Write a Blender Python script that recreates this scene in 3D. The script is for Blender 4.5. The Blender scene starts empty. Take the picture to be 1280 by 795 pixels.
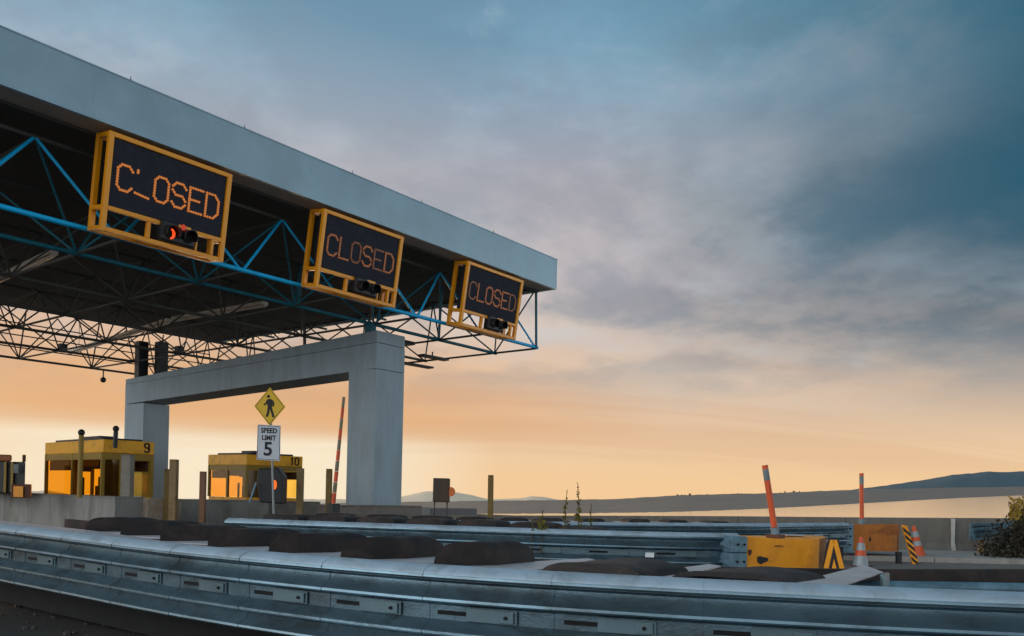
import bpy, bmesh, math, random
from mathutils import Vector, Matrix
random.seed(7)
PI = math.pi
scene = bpy.context.scene
COL = scene.collection

# ------------------------------------------------------------------ camera
H = 1.35                                    # eye height over the roadway
AZ = math.atan(805 / 1040.)                 # view direction, measured from the canopy's long axis (x)
CA, SA = math.cos(AZ), math.sin(AZ)
ROLL = math.atan(.0236)
cam_data = bpy.data.cameras.new('camera')
cam = bpy.data.objects.new('camera', cam_data)
COL.objects.link(cam)
right0, up0, fwd0 = Vector((SA, -CA, 0)), Vector((0, 0, 1)), Vector((CA, SA, 0))
Rv = right0 * math.cos(ROLL) + up0 * math.sin(ROLL)
Uv = -right0 * math.sin(ROLL) + up0 * math.cos(ROLL)
m = Matrix((Rv, Uv, -fwd0)).transposed().to_4x4()
m.translation = Vector((0, 0, H))
cam.matrix_world = m
cam_data.sensor_width = 36
cam_data.lens = 1040 / 1280 * 36
cam_data.shift_y = 222 / 1280
cam_data.clip_start = .05
cam_data.clip_end = 30000
scene.camera = cam

# ------------------------------------------------------------------ colour helpers
def lin(r, g, b):
    f = lambda v: (v / 255 / 12.92) if v / 255 <= .04045 else ((v / 255 + .055) / 1.055) ** 2.4
    return (f(r), f(g), f(b), 1)

scene.view_settings.view_transform = 'Standard'
scene.view_settings.look = 'None'
scene.view_settings.exposure = 0
scene.view_settings.gamma = 1

# ------------------------------------------------------------------ world: dusk sky with a broken cloud deck
world = bpy.data.worlds.new('World')
scene.world = world
world.use_nodes = True
nt = world.node_tree
nt.nodes.clear()
def N(t, **k):
    n = nt.nodes.new(t)
    for a, v in k.items():
        setattr(n, a, v)
    return n
def L(a, b): nt.links.new(a, b)
def M(op, a, b=None, clamp=False):
    n = N('ShaderNodeMath', operation=op, use_clamp=clamp)
    for i, v in enumerate((a, b)):
        if v is None: continue
        if isinstance(v, (int, float)): n.inputs[i].default_value = v
        else: L(v, n.inputs[i])
    return n.outputs[0]
def MIX(f, a, b, mode='MIX'):
    n = N('ShaderNodeMix', data_type='RGBA', blend_type=mode)
    for s, v in ((n.inputs[0], f), (n.inputs[6], a), (n.inputs[7], b)):
        if isinstance(v, (int, float)): s.default_value = v
        elif isinstance(v, tuple): s.default_value = v
        else: L(v, s)
    return n.outputs[2]
def RAMP(f, stops, interp='LINEAR'):
    n = N('ShaderNodeValToRGB')
    n.color_ramp.interpolation = interp
    e = n.color_ramp.elements
    while len(e) > 1: e.remove(e[-1])
    for i, (p, c) in enumerate(stops):
        q = e[0] if i == 0 else e.new(p)
        q.position = p; q.color = c
    L(f, n.inputs[0])
    return n.outputs[0]
def DOT(v, d):
    n = N('ShaderNodeVectorMath', operation='DOT_PRODUCT')
    L(v, n.inputs[0]); n.inputs[1].default_value = d
    return n.outputs['Value']
tc = N('ShaderNodeTexCoord')
D = tc.outputs['Generated']
sep = N('ShaderNodeSeparateXYZ'); L(D, sep.inputs[0])
Z = sep.outputs['Z']
SUNAZ = AZ + math.radians(20)               # the sun has gone down behind the booths, left of the view axis
SUNEL = math.radians(3.0)
sund = (math.cos(SUNAZ), math.sin(SUNAZ), 0)
az = DOT(D, sund)                           # 1 toward the sunset, -1 behind the camera
g = lambda v: (v, v, v, 1)
# warm side of the sky by elevation (input: z mapped from [-.1, 1])
e = M('DIVIDE', M('ADD', Z, .1), 1.1, True)
def el(z): return (z + .1) / 1.1
west = RAMP(e, [(el(-.1), lin(206, 160, 120)), (el(-.02), lin(244, 200, 150)), (el(.02), lin(243, 203, 154)), (el(.055), lin(238, 204, 164)),
                (el(.10), lin(228, 198, 168)), (el(.175), lin(222, 204, 188)), (el(.25), lin(202, 195, 194)),
                (el(.33), lin(182, 188, 194)), (el(.43), lin(132, 176, 200)), (el(.52), lin(98, 156, 184)), (el(.75), lin(100, 142, 166)), (1, lin(104, 144, 168))])
east = RAMP(e, [(el(-.1), lin(110, 120, 130)), (el(0), lin(190, 200, 208)), (el(.12), lin(222, 230, 236)),
                (el(.35), lin(232, 239, 244)), (el(.6), lin(196, 210, 220)), (1, lin(140, 164, 182))])
opp = RAMP(M('MULTIPLY', M('ADD', az, 1), .5), [(0, g(.32)), (.25, g(.55)), (.5, g(1))])
def g3(v): return (v / 5, v / 5 * .975, v / 5 * .95, 1)
boost = RAMP(e, [(el(0), g3(3.2)), (el(.06), g3(5)), (el(.40), g3(5)), (el(.66), g3(1.8)), (el(.9), g3(1.0))])  # unseen sky behind the camera, brightened as added fill for the shaded faces
east = MIX(1.0, MIX(1.0, east, opp, 'MULTIPLY'), boost, 'MULTIPLY')
east = MIX(1.0, east, (6.4, 6.4, 6.4, 1), 'MULTIPLY')
azf = M('DIVIDE', M('ADD', az, .25), .95, True)
azf = M('MULTIPLY', azf, azf)
azr = RAMP(azf, [(0, g(0)), (.45, g(1))])
base = MIX(azr, east, west)
sunf = RAMP(az, [(.945, g(0)), (.99, g(1))])
lo1 = RAMP(e, [(el(.055), g(0)), (el(.085), g(1)), (el(.13), g(1)), (el(.24), g(0))])
lo2 = RAMP(e, [(el(.055), g(1)), (el(.07), g(0))])
sunw = RAMP(az, [(.86, g(0)), (.985, g(1))])
base = MIX(M('MULTIPLY', M('MULTIPLY', sunw, lo1), .68), base, lin(231, 170, 108))
base = MIX(M('MULTIPLY', M('MULTIPLY', sunf, lo2), .9), base, lin(250, 234, 205))
# cloud sheet, laid out on a plane overhead so that it narrows toward the horizon
zz = M('ADD', M('MAXIMUM', Z, 0), .27)
comb = N('ShaderNodeCombineXYZ')
L(M('DIVIDE', DOT(D, (CA, SA, 0)), zz), comb.inputs[0])
L(M('DIVIDE', DOT(D, (SA, -CA, 0)), zz), comb.inputs[1])
mp = N('ShaderNodeMapping'); L(comb.outputs[0], mp.inputs[0])
mp.inputs['Location'].default_value = (3.1, 5.2, 0)
mp.inputs['Rotation'].default_value = (0, 0, .45)
mp.inputs['Scale'].default_value = (1.0, .9, 1)
def noise(vec, scale, detail, rough, dist=0):
    n = N('ShaderNodeTexNoise')
    L(vec, n.inputs['Vector'])
    n.inputs['Scale'].default_value = scale
    n.inputs['Detail'].default_value = detail
    n.inputs['Roughness'].default_value = rough
    n.inputs['Distortion'].default_value = dist
    return n.outputs['Fac']
n1 = noise(mp.outputs[0], 1.75, 9, .56, .15)
n2 = noise(mp.outputs[0], 4.3, 9, .6, .15)
n3 = noise(mp.outputs[0], .8, 3, .5, .2)
up = RAMP(e, [(el(.09), g(0)), (el(.22), g(1))])
lowband = RAMP(e, [(el(.02), g(0)), (el(.05), g(1)), (el(.14), g(1)), (el(.25), g(0))])
dark = RAMP(n1, [(.45, g(0)), (.60, g(1))], 'EASE')
rt = DOT(D, (SA, -CA, 0))
rtf = RAMP(M('ADD', rt, M('MULTIPLY', Z, .3)), [(.20, g(0)), (.66, g(1))])
dark = M('MULTIPLY', M('MULTIPLY', dark, up), M('ADD', .8, M('MULTIPLY', rtf, .2)))
sky1 = MIX(M('MULTIPLY', dark, .66), base, lin(84, 126, 152))
n12 = M('ADD', M('MULTIPLY', n1, .45), M('MULTIPLY', n2, .55))
lite = RAMP(n12, [(.34, g(1)), (.50, g(0))], 'EASE')
sky2 = MIX(M('MULTIPLY', M('MULTIPLY', lite, up), .6), sky1, lin(192, 206, 216))
mid = RAMP(n2, [(.5, g(0)), (.66, g(1))], 'EASE')
sky2 = MIX(M('MULTIPLY', M('MULTIPLY', mid, up), .34), sky2, lin(112, 138, 154))
pink = RAMP(n3, [(.42, g(0)), (.62, g(1))], 'EASE')
midband = RAMP(e, [(el(.14), g(0)), (el(.22), g(1)), (el(.36), g(1)), (el(.48), g(.25))])
sky3 = MIX(M('MULTIPLY', M('MULTIPLY', pink, midband), .36), sky2, lin(206, 180, 180))
hi = RAMP(e, [(el(.3), g(0)), (el(.5), g(1))])
sky3 = MIX(M('MULTIPLY', M('MULTIPLY', sunw, hi), .7), sky3, lin(170, 182, 190))
# a heavier bank of cloud toward the right
bank = RAMP(e, [(el(.13), g(0)), (el(.20), g(1)), (el(.34), g(1)), (el(.43), g(0))])
bside = RAMP(rt, [(.02, g(0)), (.42, g(1))])
bnoise = RAMP(n12, [(.36, g(.35)), (.54, g(1))])
sky3 = MIX(M('MULTIPLY', M('MULTIPLY', M('MULTIPLY', bank, bside), bnoise), .68), sky3, lin(92, 114, 130))
# long flat bars of cloud low over the sunset
mp2 = N('ShaderNodeMapping'); L(comb.outputs[0], mp2.inputs[0])
mp2.inputs['Scale'].default_value = (1.6, .16, 1)
n4 = noise(mp2.outputs[0], 1.2, 4, .55, .4)
bar = RAMP(n4, [(.48, g(0)), (.62, g(1))], 'EASE')
sky4 = MIX(M('MULTIPLY', M('MULTIPLY', bar, M('MULTIPLY', lowband, M('SUBTRACT', 1, M('MULTIPLY', sunf, .6)))), .24), sky3, lin(205, 150, 112))
# the right side of the sky, away from the sunset, is a deeper teal
up2 = RAMP(e, [(el(.06), g(0)), (el(.28), g(1))])
sky5 = MIX(M('MULTIPLY', M('MULTIPLY', rtf, up2), 1.0), sky4, lin(24, 84, 106))
bg = N('ShaderNodeBackground'); L(sky5, bg.inputs[0]); bg.inputs[1].default_value = 1.0
out = N('ShaderNodeOutputWorld'); L(bg.outputs[0], out.inputs[0])

sun_d = bpy.data.lights.new('sun', 'SUN')
sun_d.energy = 1.1; sun_d.angle = math.radians(10); sun_d.color = (1, .62, .32)
sun = bpy.data.objects.new('sun', sun_d)
COL.objects.link(sun)
sv = Vector((math.cos(SUNAZ) * math.cos(SUNEL), math.sin(SUNAZ) * math.cos(SUNEL), math.sin(SUNEL)))
sun.rotation_euler = sv.to_track_quat('Z', 'Y').to_euler()
sun.location = (0, 60, 40)

# ------------------------------------------------------------------ materials
MATS = {}
def mat(name, col, rough=.6, metal=0, var=.25, scale=6, dirt=None, dirt_amt=.5, bump=.0, bscale=40, dscale=2.5, stretch=(1, 1, 1)):
    if name in MATS: return MATS[name]
    mt = bpy.data.materials.new(name); MATS[name] = mt
    mt.use_nodes = True
    t = mt.node_tree; b = t.nodes['Principled BSDF']
    def nn(ty, **k):
        n = t.nodes.new(ty)
        for a, v in k.items(): setattr(n, a, v)
        return n
    c = lin(*col)
    tcn = nn('ShaderNodeTexCoord'); geo = nn('ShaderNodeNewGeometry')
    mpn = nn('ShaderNodeMapping'); mpn.inputs['Scale'].default_value = stretch
    t.links.new(geo.outputs['Position'], mpn.inputs[0])
    no = nn('ShaderNodeTexNoise'); no.inputs['Scale'].default_value = scale; no.inputs['Detail'].default_value = 8
    no.inputs['Roughness'].default_value = .65
    t.links.new(mpn.outputs[0], no.inputs['Vector'])
    rp = nn('ShaderNodeValToRGB'); t.links.new(no.outputs['Fac'], rp.inputs[0])
    lo, hi = 1 - var, 1 + var
    rp.color_ramp.elements[0].position = .3; rp.color_ramp.elements[1].position = .7
    rp.color_ramp.elements[0].color = (c[0] * lo, c[1] * lo, c[2] * lo, 1)
    rp.color_ramp.elements[1].color = (min(c[0] * hi, 1), min(c[1] * hi, 1), min(c[2] * hi, 1), 1)
    cur = rp.outputs[0]
    if dirt:
        d = nn('ShaderNodeTexNoise'); d.inputs['Scale'].default_value = dscale; d.inputs['Detail'].default_value = 10
        d.inputs['Roughness'].default_value = .7; d.inputs['Distortion'].default_value = .6
        t.links.new(mpn.outputs[0], d.inputs['Vector'])
        r2 = nn('ShaderNodeValToRGB'); t.links.new(d.outputs['Fac'], r2.inputs[0])
        r2.color_ramp.elements[0].position = .48; r2.color_ramp.elements[1].position = .68
        r2.color_ramp.elements[0].color = (0, 0, 0, 1); r2.color_ramp.elements[1].color = (dirt_amt, dirt_amt, dirt_amt, 1)
        mx = nn('ShaderNodeMix', data_type='RGBA')
        t.links.new(r2.outputs[0], mx.inputs[0]); t.links.new(cur, mx.inputs[6]); mx.inputs[7].default_value = lin(*dirt)
        cur = mx.outputs[2]
    t.links.new(cur, b.inputs['Base Color'])
    b.inputs['Roughness'].default_value = rough
    b.inputs['Metallic'].default_value = metal
    rr = nn('ShaderNodeMapRange'); t.links.new(no.outputs['Fac'], rr.inputs[0])
    rr.inputs[3].default_value = max(0, rough - .12); rr.inputs[4].default_value = min(1, rough + .12)
    t.links.new(rr.outputs[0], b.inputs['Roughness'])
    if bump:
        bn = nn('ShaderNodeTexNoise'); bn.inputs['Scale'].default_value = bscale; bn.inputs['Detail'].default_value = 6
        t.links.new(mpn.outputs[0], bn.inputs['Vector'])
        bu = nn('ShaderNodeBump'); bu.inputs['Strength'].default_value = bump; bu.inputs['Distance'].default_value = .02
        t.links.new(bn.outputs['Fac'], bu.inputs['Height']); t.links.new(bu.outputs[0], b.inputs['Normal'])
    return mt
def emit(name, col, s):
    mt = bpy.data.materials.new(name); mt.use_nodes = True
    b = mt.node_tree.nodes['Principled BSDF']
    b.inputs['Base Color'].default_value = lin(*[v * .5 for v in col])
    b.inputs['Emission Color'].default_value = lin(*col); b.inputs['Emission Strength'].default_value = s
    return mt

white = mat('white_painted_metal', (166, 190, 202), .4, .4, .05, 1.2, (150, 158, 160), .35, dscale=.5)
concrete = mat('painted_concrete', (162, 178, 186), .75, 0, .10, 2.2, (130, 134, 132), .35, .15, dscale=1.6, stretch=(1, 1, .22))
wall_c = mat('weathered_concrete', (150, 148, 142), .85, 0, .16, 3, (98, 90, 80), .7, .3, dscale=1.2, stretch=(1, 1, .35))
deck_m = mat('dark_roof_decking', (70, 69, 67), .8, 0, .2, 2)
soffit_m = mat('soffit_board', (196, 182, 168), .7, 0, .1, 2)
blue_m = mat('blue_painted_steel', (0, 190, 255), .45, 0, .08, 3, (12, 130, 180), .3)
shaded_blue_m = mat('shaded_blue_steel', (20, 112, 130), .55, 0, .15, 3)  # second-row truss bars: the same blue with shade painted in
shaded_steel = mat('shaded_truss_steel', (84, 84, 80), .7, 0, .2, 3)  # inner truss bars: backlit shade painted in as dark grey
yellow_m = mat('yellow_painted_steel', (255, 162, 0), .4, 0, .03, 6, (230, 120, 4), .25, dscale=3)
gal = mat('galvanised_steel', (108, 132, 144), .28, .68, .16, 3, (70, 70, 66), .7, .05, 30, 1.6, stretch=(1, 1, 2.2))
dusty_lit = mat('dusty_skylit_galvanised', (166, 182, 194), .5, .2, .1, 4, (122, 118, 112), .65, .05, 30, 2.4)  # dusty top rows, also painted paler for the sky light they catch
gal_l = mat('lighter_galvanised_steel', (96, 118, 126), .4, .5, .12, 4, (100, 116, 120), .5, dscale=3)
gal_d = mat('dull_galvanised_steel', (112, 142, 156), .5, .45, .25, 6, (60, 80, 90), .7, dscale=4)
plate_m = mat('pale_cover_plate', (186, 180, 182), .55, .15, .1, 5, (140, 134, 132), .5, dscale=3)
rubber = mat('weathered_rubber_and_shade', (38, 31, 30), .72, 0, .3, 7, (84, 64, 56), .6, .35, 24, 2.2)  # weathered rubber of the cells; also paints the shaded far side panel
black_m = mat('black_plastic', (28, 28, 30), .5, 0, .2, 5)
slot_m = mat('open_slot_and_shade', (14, 14, 15), .9, 0, .1, 5)
panel_m = mat('display_face', (52, 54, 62), .8, 0, .18, 9)
panel_m.node_tree.nodes['Principled BSDF'].inputs['Specular IOR Level'].default_value = .08
booth_y = mat('booth_yellow', (255, 178, 8), .45, 0, .08, 4, (150, 104, 20), .5)
booth_d = mat('booth_dark', (40, 38, 36), .5, 0, .2, 4)
booth_f = mat('booth_olive_frame', (150, 118, 20), .5, 0, .15, 4)
post_m = mat('timber_post', (150, 124, 84), .8, 0, .2, 8, (92, 74, 50), .6, .3, 30)
ochre_m = mat('ochre_post', (116, 92, 40), .7, 0, .2, 8, (90, 70, 30), .6)
nose_m = mat('yellow_plastic_nose', (250, 158, 14), .5, 0, .07, 5, (196, 112, 20), .5, .05, 12, 3.5)
scuff_m = mat('rust_brown_scuff', (92, 52, 30), .7, 0, .3, 6)
orange_m = mat('orange_plastic', (214, 84, 34), .5, 0, .1, 8, (170, 66, 30), .4)
reflect_m = mat('grey_reflective_band', (148, 156, 158), .4, .1, .12, 12)
sign_y = mat('yellow_sign_face', (240, 190, 10), .45, 0, .05, 4)
sign_w = mat('white_sign_face', (205, 208, 215), .5, 0, .06, 4)
ink = mat('black_print', (22, 22, 24), .6, 0, .05, 4)
steel_pole = mat('grey_pole', (150, 155, 155), .5, .4, .15, 8)
asphalt = mat('asphalt', (54, 52, 49), .92, 0, .3, 7, (38, 37, 36), .7, .6, 60, .9)
pave_m = mat('concrete_paving', (158, 150, 142), .85, 0, .14, 3, (112, 104, 98), .6, .3, 40, 1.5)
land_m = mat('far_marsh_ground', (128, 116, 106), .95, 0, .14, .05, (134, 116, 98), .5, dscale=.02, stretch=(1, 1, 6))
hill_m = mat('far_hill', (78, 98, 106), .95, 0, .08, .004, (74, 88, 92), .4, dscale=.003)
leaf_m = mat('olive_leaf', (112, 104, 34), .7, 0, .4, 20)
stem_m = mat('plant_stem', (84, 70, 40), .8, 0, .2, 10)
bush_m = mat('dry_brush_leaf', (50, 44, 28), .8, 0, .45, 12)
tipm = mat('yellow_brush_tip', (150, 120, 36), .8, 0, .3, 12)
lamp_m = mat('pale_light_fixture', (205, 190, 172), .5, 0, .15, 6, (120, 100, 84), .6)
stone_m = mat('pebble', (70, 67, 62), .9, 0, .3, 9)
tree_m = mat('far_tree', (104, 90, 76), .95, 0, .3, .5)
led_on = emit('lit_amber_lamps', (232, 136, 60), .52)
led_dim = emit('dim_amber_lamps', (160, 94, 52), .46)
led_faint = emit('faint_amber_lamps', (120, 74, 48), .42)
red_on = emit('lit_red_lens', (250, 78, 24), 1.1)
or_on = emit('lit_orange_lens', (250, 110, 20), 1.0)

# amber-tinted glass of the booths
glass = bpy.data.materials.new('amber_glass'); glass.use_nodes = True
t = glass.node_tree; t.nodes.clear()
tr = t.nodes.new('ShaderNodeBsdfTransparent'); tr.inputs[0].default_value = (1, .79, .34, 1)
gl = t.nodes.new('ShaderNodeBsdfGlossy'); gl.inputs[0].default_value = (.8, .8, .8, 1); gl.inputs[1].default_value = .08
fr = t.nodes.new('ShaderNodeValue'); fr.outputs[0].default_value = .04
mx = t.nodes.new('ShaderNodeMixShader'); ou = t.nodes.new('ShaderNodeOutputMaterial')
t.links.new(fr.outputs[0], mx.inputs[0]); t.links.new(tr.outputs[0], mx.inputs[1]); t.links.new(gl.outputs[0], mx.inputs[2]); t.links.new(mx.outputs[0], ou.inputs[0])

# water
wat = bpy.data.materials.new('bay_water'); wat.use_nodes = True
t = wat.node_tree; b = t.nodes['Principled BSDF']
b.inputs['Base Color'].default_value = (1, .92, .72, 1); b.inputs['Roughness'].default_value = .1
b.inputs['Metallic'].default_value = 1
geo = t.nodes.new('ShaderNodeNewGeometry'); mpn = t.nodes.new('ShaderNodeMapping'); mpn.inputs['Scale'].default_value = (1, 1, 1)
t.links.new(geo.outputs['Position'], mpn.inputs[0])
no = t.nodes.new('ShaderNodeTexNoise'); no.inputs['Scale'].default_value = .5; no.inputs['Detail'].default_value = 6
t.links.new(mpn.outputs[0], no.inputs['Vector'])
bu = t.nodes.new('ShaderNodeBump'); bu.inputs['Strength'].default_value = .3; bu.inputs['Distance'].default_value = .12
t.links.new(no.outputs['Fac'], bu.inputs['Height']); t.links.new(bu.outputs[0], b.inputs['Normal'])

# ------------------------------------------------------------------ mesh helpers
class MB:
    def __init__(s): s.v = []; s.f = []; s.mi = []; s.cur = 0
    def add(s, vs, fs):
        o = len(s.v); s.v += [tuple(v) for v in vs]
        for f in fs: s.f.append([i + o for i in f]); s.mi.append(s.cur)
        return s
    def box(s, x0, x1, y0, y1, z0, z1):
        return s.add([(x, y, z) for x in (x0, x1) for y in (y0, y1) for z in (z0, z1)],
                     [(0, 1, 3, 2), (4, 6, 7, 5), (0, 4, 5, 1), (2, 3, 7, 6), (0, 2, 6, 4), (1, 5, 7, 3)])
    def obox(s, o, a, b, c):           # box from a corner and three edge vectors
        o, a, b, c = Vector(o), Vector(a), Vector(b), Vector(c)
        P = [o + a * i + b * j + c * k for i in (0, 1) for j in (0, 1) for k in (0, 1)]
        return s.add(P, [(0, 1, 3, 2), (4, 6, 7, 5), (0, 4, 5, 1), (2, 3, 7, 6), (0, 2, 6, 4), (1, 5, 7, 3)])
    def tube(s, p, q, r, r2=None, n=10, cap=True):
        p, q = Vector(p), Vector(q); r2 = r if r2 is None else r2
        d = (q - p).normalized(); a = d.orthogonal().normalized(); b = d.cross(a)
        vs = []
        for k in range(n):
            w = a * math.cos(2 * PI * k / n) + b * math.sin(2 * PI * k / n)
            vs += [p + w * r, q + w * r2]
        fs = [(2 * k, 2 * ((k + 1) % n), 2 * ((k + 1) % n) + 1, 2 * k + 1) for k in range(n)]
        if cap: fs += [tuple(2 * k for k in range(n))[::-1], tuple(2 * k + 1 for k in range(n))]
        return s.add(vs, fs)
    def prism(s, pts, vec):            # polygon in 3D extruded along vec
        n = len(pts); vec = Vector(vec)
        vs = [Vector(p) for p in pts] + [Vector(p) + vec for p in pts]
        fs = [tuple(range(n))[::-1], tuple(range(n, 2 * n))] + [(i, (i + 1) % n, n + (i + 1) % n, n + i) for i in range(n)]
        return s.add(vs, fs)
    def ball(s, c, r, n=10, m_=6, sz=1):
        c = Vector(c); vs = [c + Vector((0, 0, r * sz))]; fs = []
        for i in range(1, m_):
            a = PI * i / m_
            for k in range(n):
                vs.append(c + Vector((r * math.sin(a) * math.cos(2 * PI * k / n), r * math.sin(a) * math.sin(2 * PI * k / n), r * sz * math.cos(a))))
        vs.append(c - Vector((0, 0, r * sz)))
        for k in range(n): fs.append((0, 1 + k, 1 + (k + 1) % n))
        for i in range(m_ - 2):
            for k in range(n):
                a = 1 + i * n; fs.append((a + k, a + n + k, a + n + (k + 1) % n, a + (k + 1) % n))
        a = 1 + (m_ - 2) * n
        for k in range(n): fs.append((a + k, len(vs) - 1, a + (k + 1) % n))
        return s.add(vs, fs)
    def build(s, name, mats, parent=None, bevel=0, smooth=False, kind=None):
        me = bpy.data.meshes.new(name)
        me.from_pydata(s.v, [], s.f)
        mats = mats if isinstance(mats, (list, tuple)) else [mats]
        for x in mats: me.materials.append(x)
        for p, i in zip(me.polygons, s.mi):
            p.material_index = min(i, len(mats) - 1); p.use_smooth = smooth
        bm = bmesh.new(); bm.from_mesh(me); bmesh.ops.recalc_face_normals(bm, faces=bm.faces)
        bm.to_mesh(me); bm.free(); me.update()
        if smooth:
            try: me.set_sharp_from_angle(angle=math.radians(40))
            except Exception: pass
        o = bpy.data.objects.new(name, me); COL.objects.link(o)
        if parent is not None:
            o.parent = parent
            q = parent; off = Vector((0, 0, 0))
            while q is not None: off += q.location; q = q.parent
            o.location = -off                 # meshes are written in world coordinates, parents are only translated
        if bevel:
            bv = o.modifiers.new('bevel', 'BEVEL'); bv.width = bevel; bv.segments = 2; bv.limit_method = 'ANGLE'
            bv.angle_limit = math.radians(40)
        if kind: o['kind'] = kind
        return o
def thing(name, loc, label, cat, group=None):
    o = bpy.data.objects.new(name, None); COL.objects.link(o)
    o.location = loc; o.empty_display_size = .3
    o['label'] = label; o['category'] = cat
    if group: o['group'] = group
    return o
def tag(o, label, cat, group=None):
    o['label'] = label; o['category'] = cat
    if group: o['group'] = group
    return o
# unit tube shared by all truss members: length 1 along z
_ut = MB().tube((0, 0, 0), (0, 0, 1), 1, n=8)
_ume = bpy.data.meshes.new('bar'); _ume.from_pydata(_ut.v, [], _ut.f)
for p in _ume.polygons: p.use_smooth = len(p.vertices) == 4
_ume.materials.append(blue_m)
_ume2 = _ume.copy(); _ume2.materials.clear(); _ume2.materials.append(shaded_blue_m)
_ume3 = _ume.copy(); _ume3.materials.clear(); _ume3.materials.append(shaded_steel)
def bar(name, p, q, r, parent, me=_ume):
    p, q = Vector(p), Vector(q)
    o = bpy.data.objects.new(name, me); COL.objects.link(o); o.parent = parent
    o.location = p - parent.location
    o.rotation_euler = (q - p).to_track_quat('Z', 'Y').to_euler()
    o.scale = (r, r, (q - p).length)
    return o
def at(fwd, rgt, z):                        # a point by distance ahead / to the right of where the photographer stands
    return Vector((CA * fwd + SA * rgt, SA * fwd - CA * rgt, z))
def rz(fwd, px):                            # lateral offset of a bearing at that distance
    return (px - 640) / 1040 * fwd

# ------------------------------------------------------------------ setting
g0 = MB(); nx = 40
g0.add([(-30, -25, 0), (45, -25, 0), (45, 60, 0), (-30, 60, 0)], [(0, 1, 2, 3)])
o = g0.build('road', asphalt); o['kind'] = 'structure'
# the bay: one sheet out to the horizon; it falls away to the left as the shoreline does in the photograph
def sea_z(fwd, rgt): return H - 3.5 - .00625 * fwd + .0446 * rgt
mb = MB()
fs_ = [24, 60, 150, 400, 1200, 3600, 8500]; rs_ = [-.95, -.7, -.4, 0, .2, .4, .6, .8, .95]
vs = [at(f, f * r, sea_z(f, f * r)) for f in fs_ for r in rs_]
fc = [(i * 9 + j, i * 9 + j + 1, (i + 1) * 9 + j + 1, (i + 1) * 9 + j) for i in range(len(fs_) - 1) for j in range(8)]
mb.add(vs, fc)
o = mb.build('water', wat, smooth=True); o['kind'] = 'structure'
# low marsh shore across the bay: (bearing px, shoreline y, top y)
def horiz(px): return 619.5 + .0236 * (px - 640)
shore = [(200, 640, 634), (420, 642, 629), (520, 643, 627), (640, 643.8, 625.6), (700, 643.8, 625), (760, 643.3, 624), (800, 642.5, 622), (840, 641.5, 619.5), (900, 639.5, 617.5), (950, 637.5, 616.8),
         (1000, 634.5, 614.8), (1060, 631, 612.2), (1140, 626.2, 610.5), (1200, 622.8, 609.3), (1270, 619.8, 608.3), (1400, 616, 606)]
def sl(px, py): return -(py - horiz(px)) / 1040
import bisect
def interp(px, k):
    xs = [s_[0] for s_ in shore]; i = max(1, min(len(xs) - 1, bisect.bisect(xs, px))); a, b_ = shore[i - 1], shore[i]
    tt = (px - a[0]) / (b_[0] - a[0]); return a[k] + (b_[k] - a[k]) * tt
mb = MB(); rows = []
pxs = list(range(200, 1401, 8))
for px in pxs:
    r = (px - 640) / 1040
    s0, s1 = sl(px, interp(px, 1)), sl(px, interp(px, 2))
    # distance where the water sheet meets the shoreline's bearing
    den = (-.00625 + .0446 * r) - s0
    f0 = 3.5 / max(den, .006); f1 = f0 * 1.9 + 60
    jit = (random.random() - .5) * .0006
    row = []
    for k in range(7):
        tt = k / 6; ff = f0 + (f1 - f0) * tt
        s = s0 + (s1 + jit - s0) * (tt ** .8)
        row.append(at(ff, ff * r, H + ff * s + (-.3 if k == 0 else random.uniform(-.1, .1) * (k < 6))))
    row.append(at(f1 * 1.25, f1 * 1.25 * r, H + f1 * 1.25 * s1 - 12))
    rows.append(row)
vs = [v for r_ in rows for v in r_]
mb.add(vs, [(i * 8 + j, (i + 1) * 8 + j, (i + 1) * 8 + j + 1, i * 8 + j + 1) for i in range(len(rows) - 1) for j in range(7)])
o = mb.build('terrain', land_m, smooth=True); o['kind'] = 'structure'
# hills far beyond, right and left
def hill(pts, dist, material, name='hills'):
    mb = MB(); vs = []; n = 0
    full = []
    for (a, b_) in zip(pts, pts[1:]):
        st = max(2, int((b_[0] - a[0]) / 6))
        for k in range(st): full.append((a[0] + (b_[0] - a[0]) * k / st, a[1] + (b_[1] - a[1]) * k / st + random.uniform(-.35, .35)))
    full.append(pts[-1])
    for (px, py) in full:
        r = (px - 640) / 1040; s = sl(px, py)
        low = -.02 + .0446 * max(0, r - .1)
        for k, (df, q) in enumerate(((0, 0), (.1, .45), (.22, .8), (.34, 1), (.6, .5), (.9, 0))):
            ff = dist * (1 + df)
            vs.append(at(ff, ff * r, H + ff * (low + (s * 1.0 - low) * q) + (random.uniform(-1, 1) * dist * .0004 if k in (1, 2) else 0)))
        n += 1
    mb.add(vs, [(i * 6 + j, (i + 1) * 6 + j, (i + 1) * 6 + j + 1, i * 6 + j + 1) for i in range(n - 1) for j in range(5)])
    o = mb.build(name, material, smooth=True); o['kind'] = 'structure'
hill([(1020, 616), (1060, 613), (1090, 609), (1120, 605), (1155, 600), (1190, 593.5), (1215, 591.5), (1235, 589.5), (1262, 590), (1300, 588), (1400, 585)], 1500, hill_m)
hazy_m = mat('hazed_hill', (252, 222, 190), .95, 0, .05, .003)  # pale peach stands in for haze over the far left hills
hill([(-60, 622), (10, 617), (40, 614), (60, 613), (110, 622), (300, 624), (470, 624), (505, 620), (530, 614.5), (560, 613.5), (585, 618), (612, 624), (650, 623), (664, 620.5), (680, 621), (700, 625), (760, 625)], 5200, hazy_m)

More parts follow.
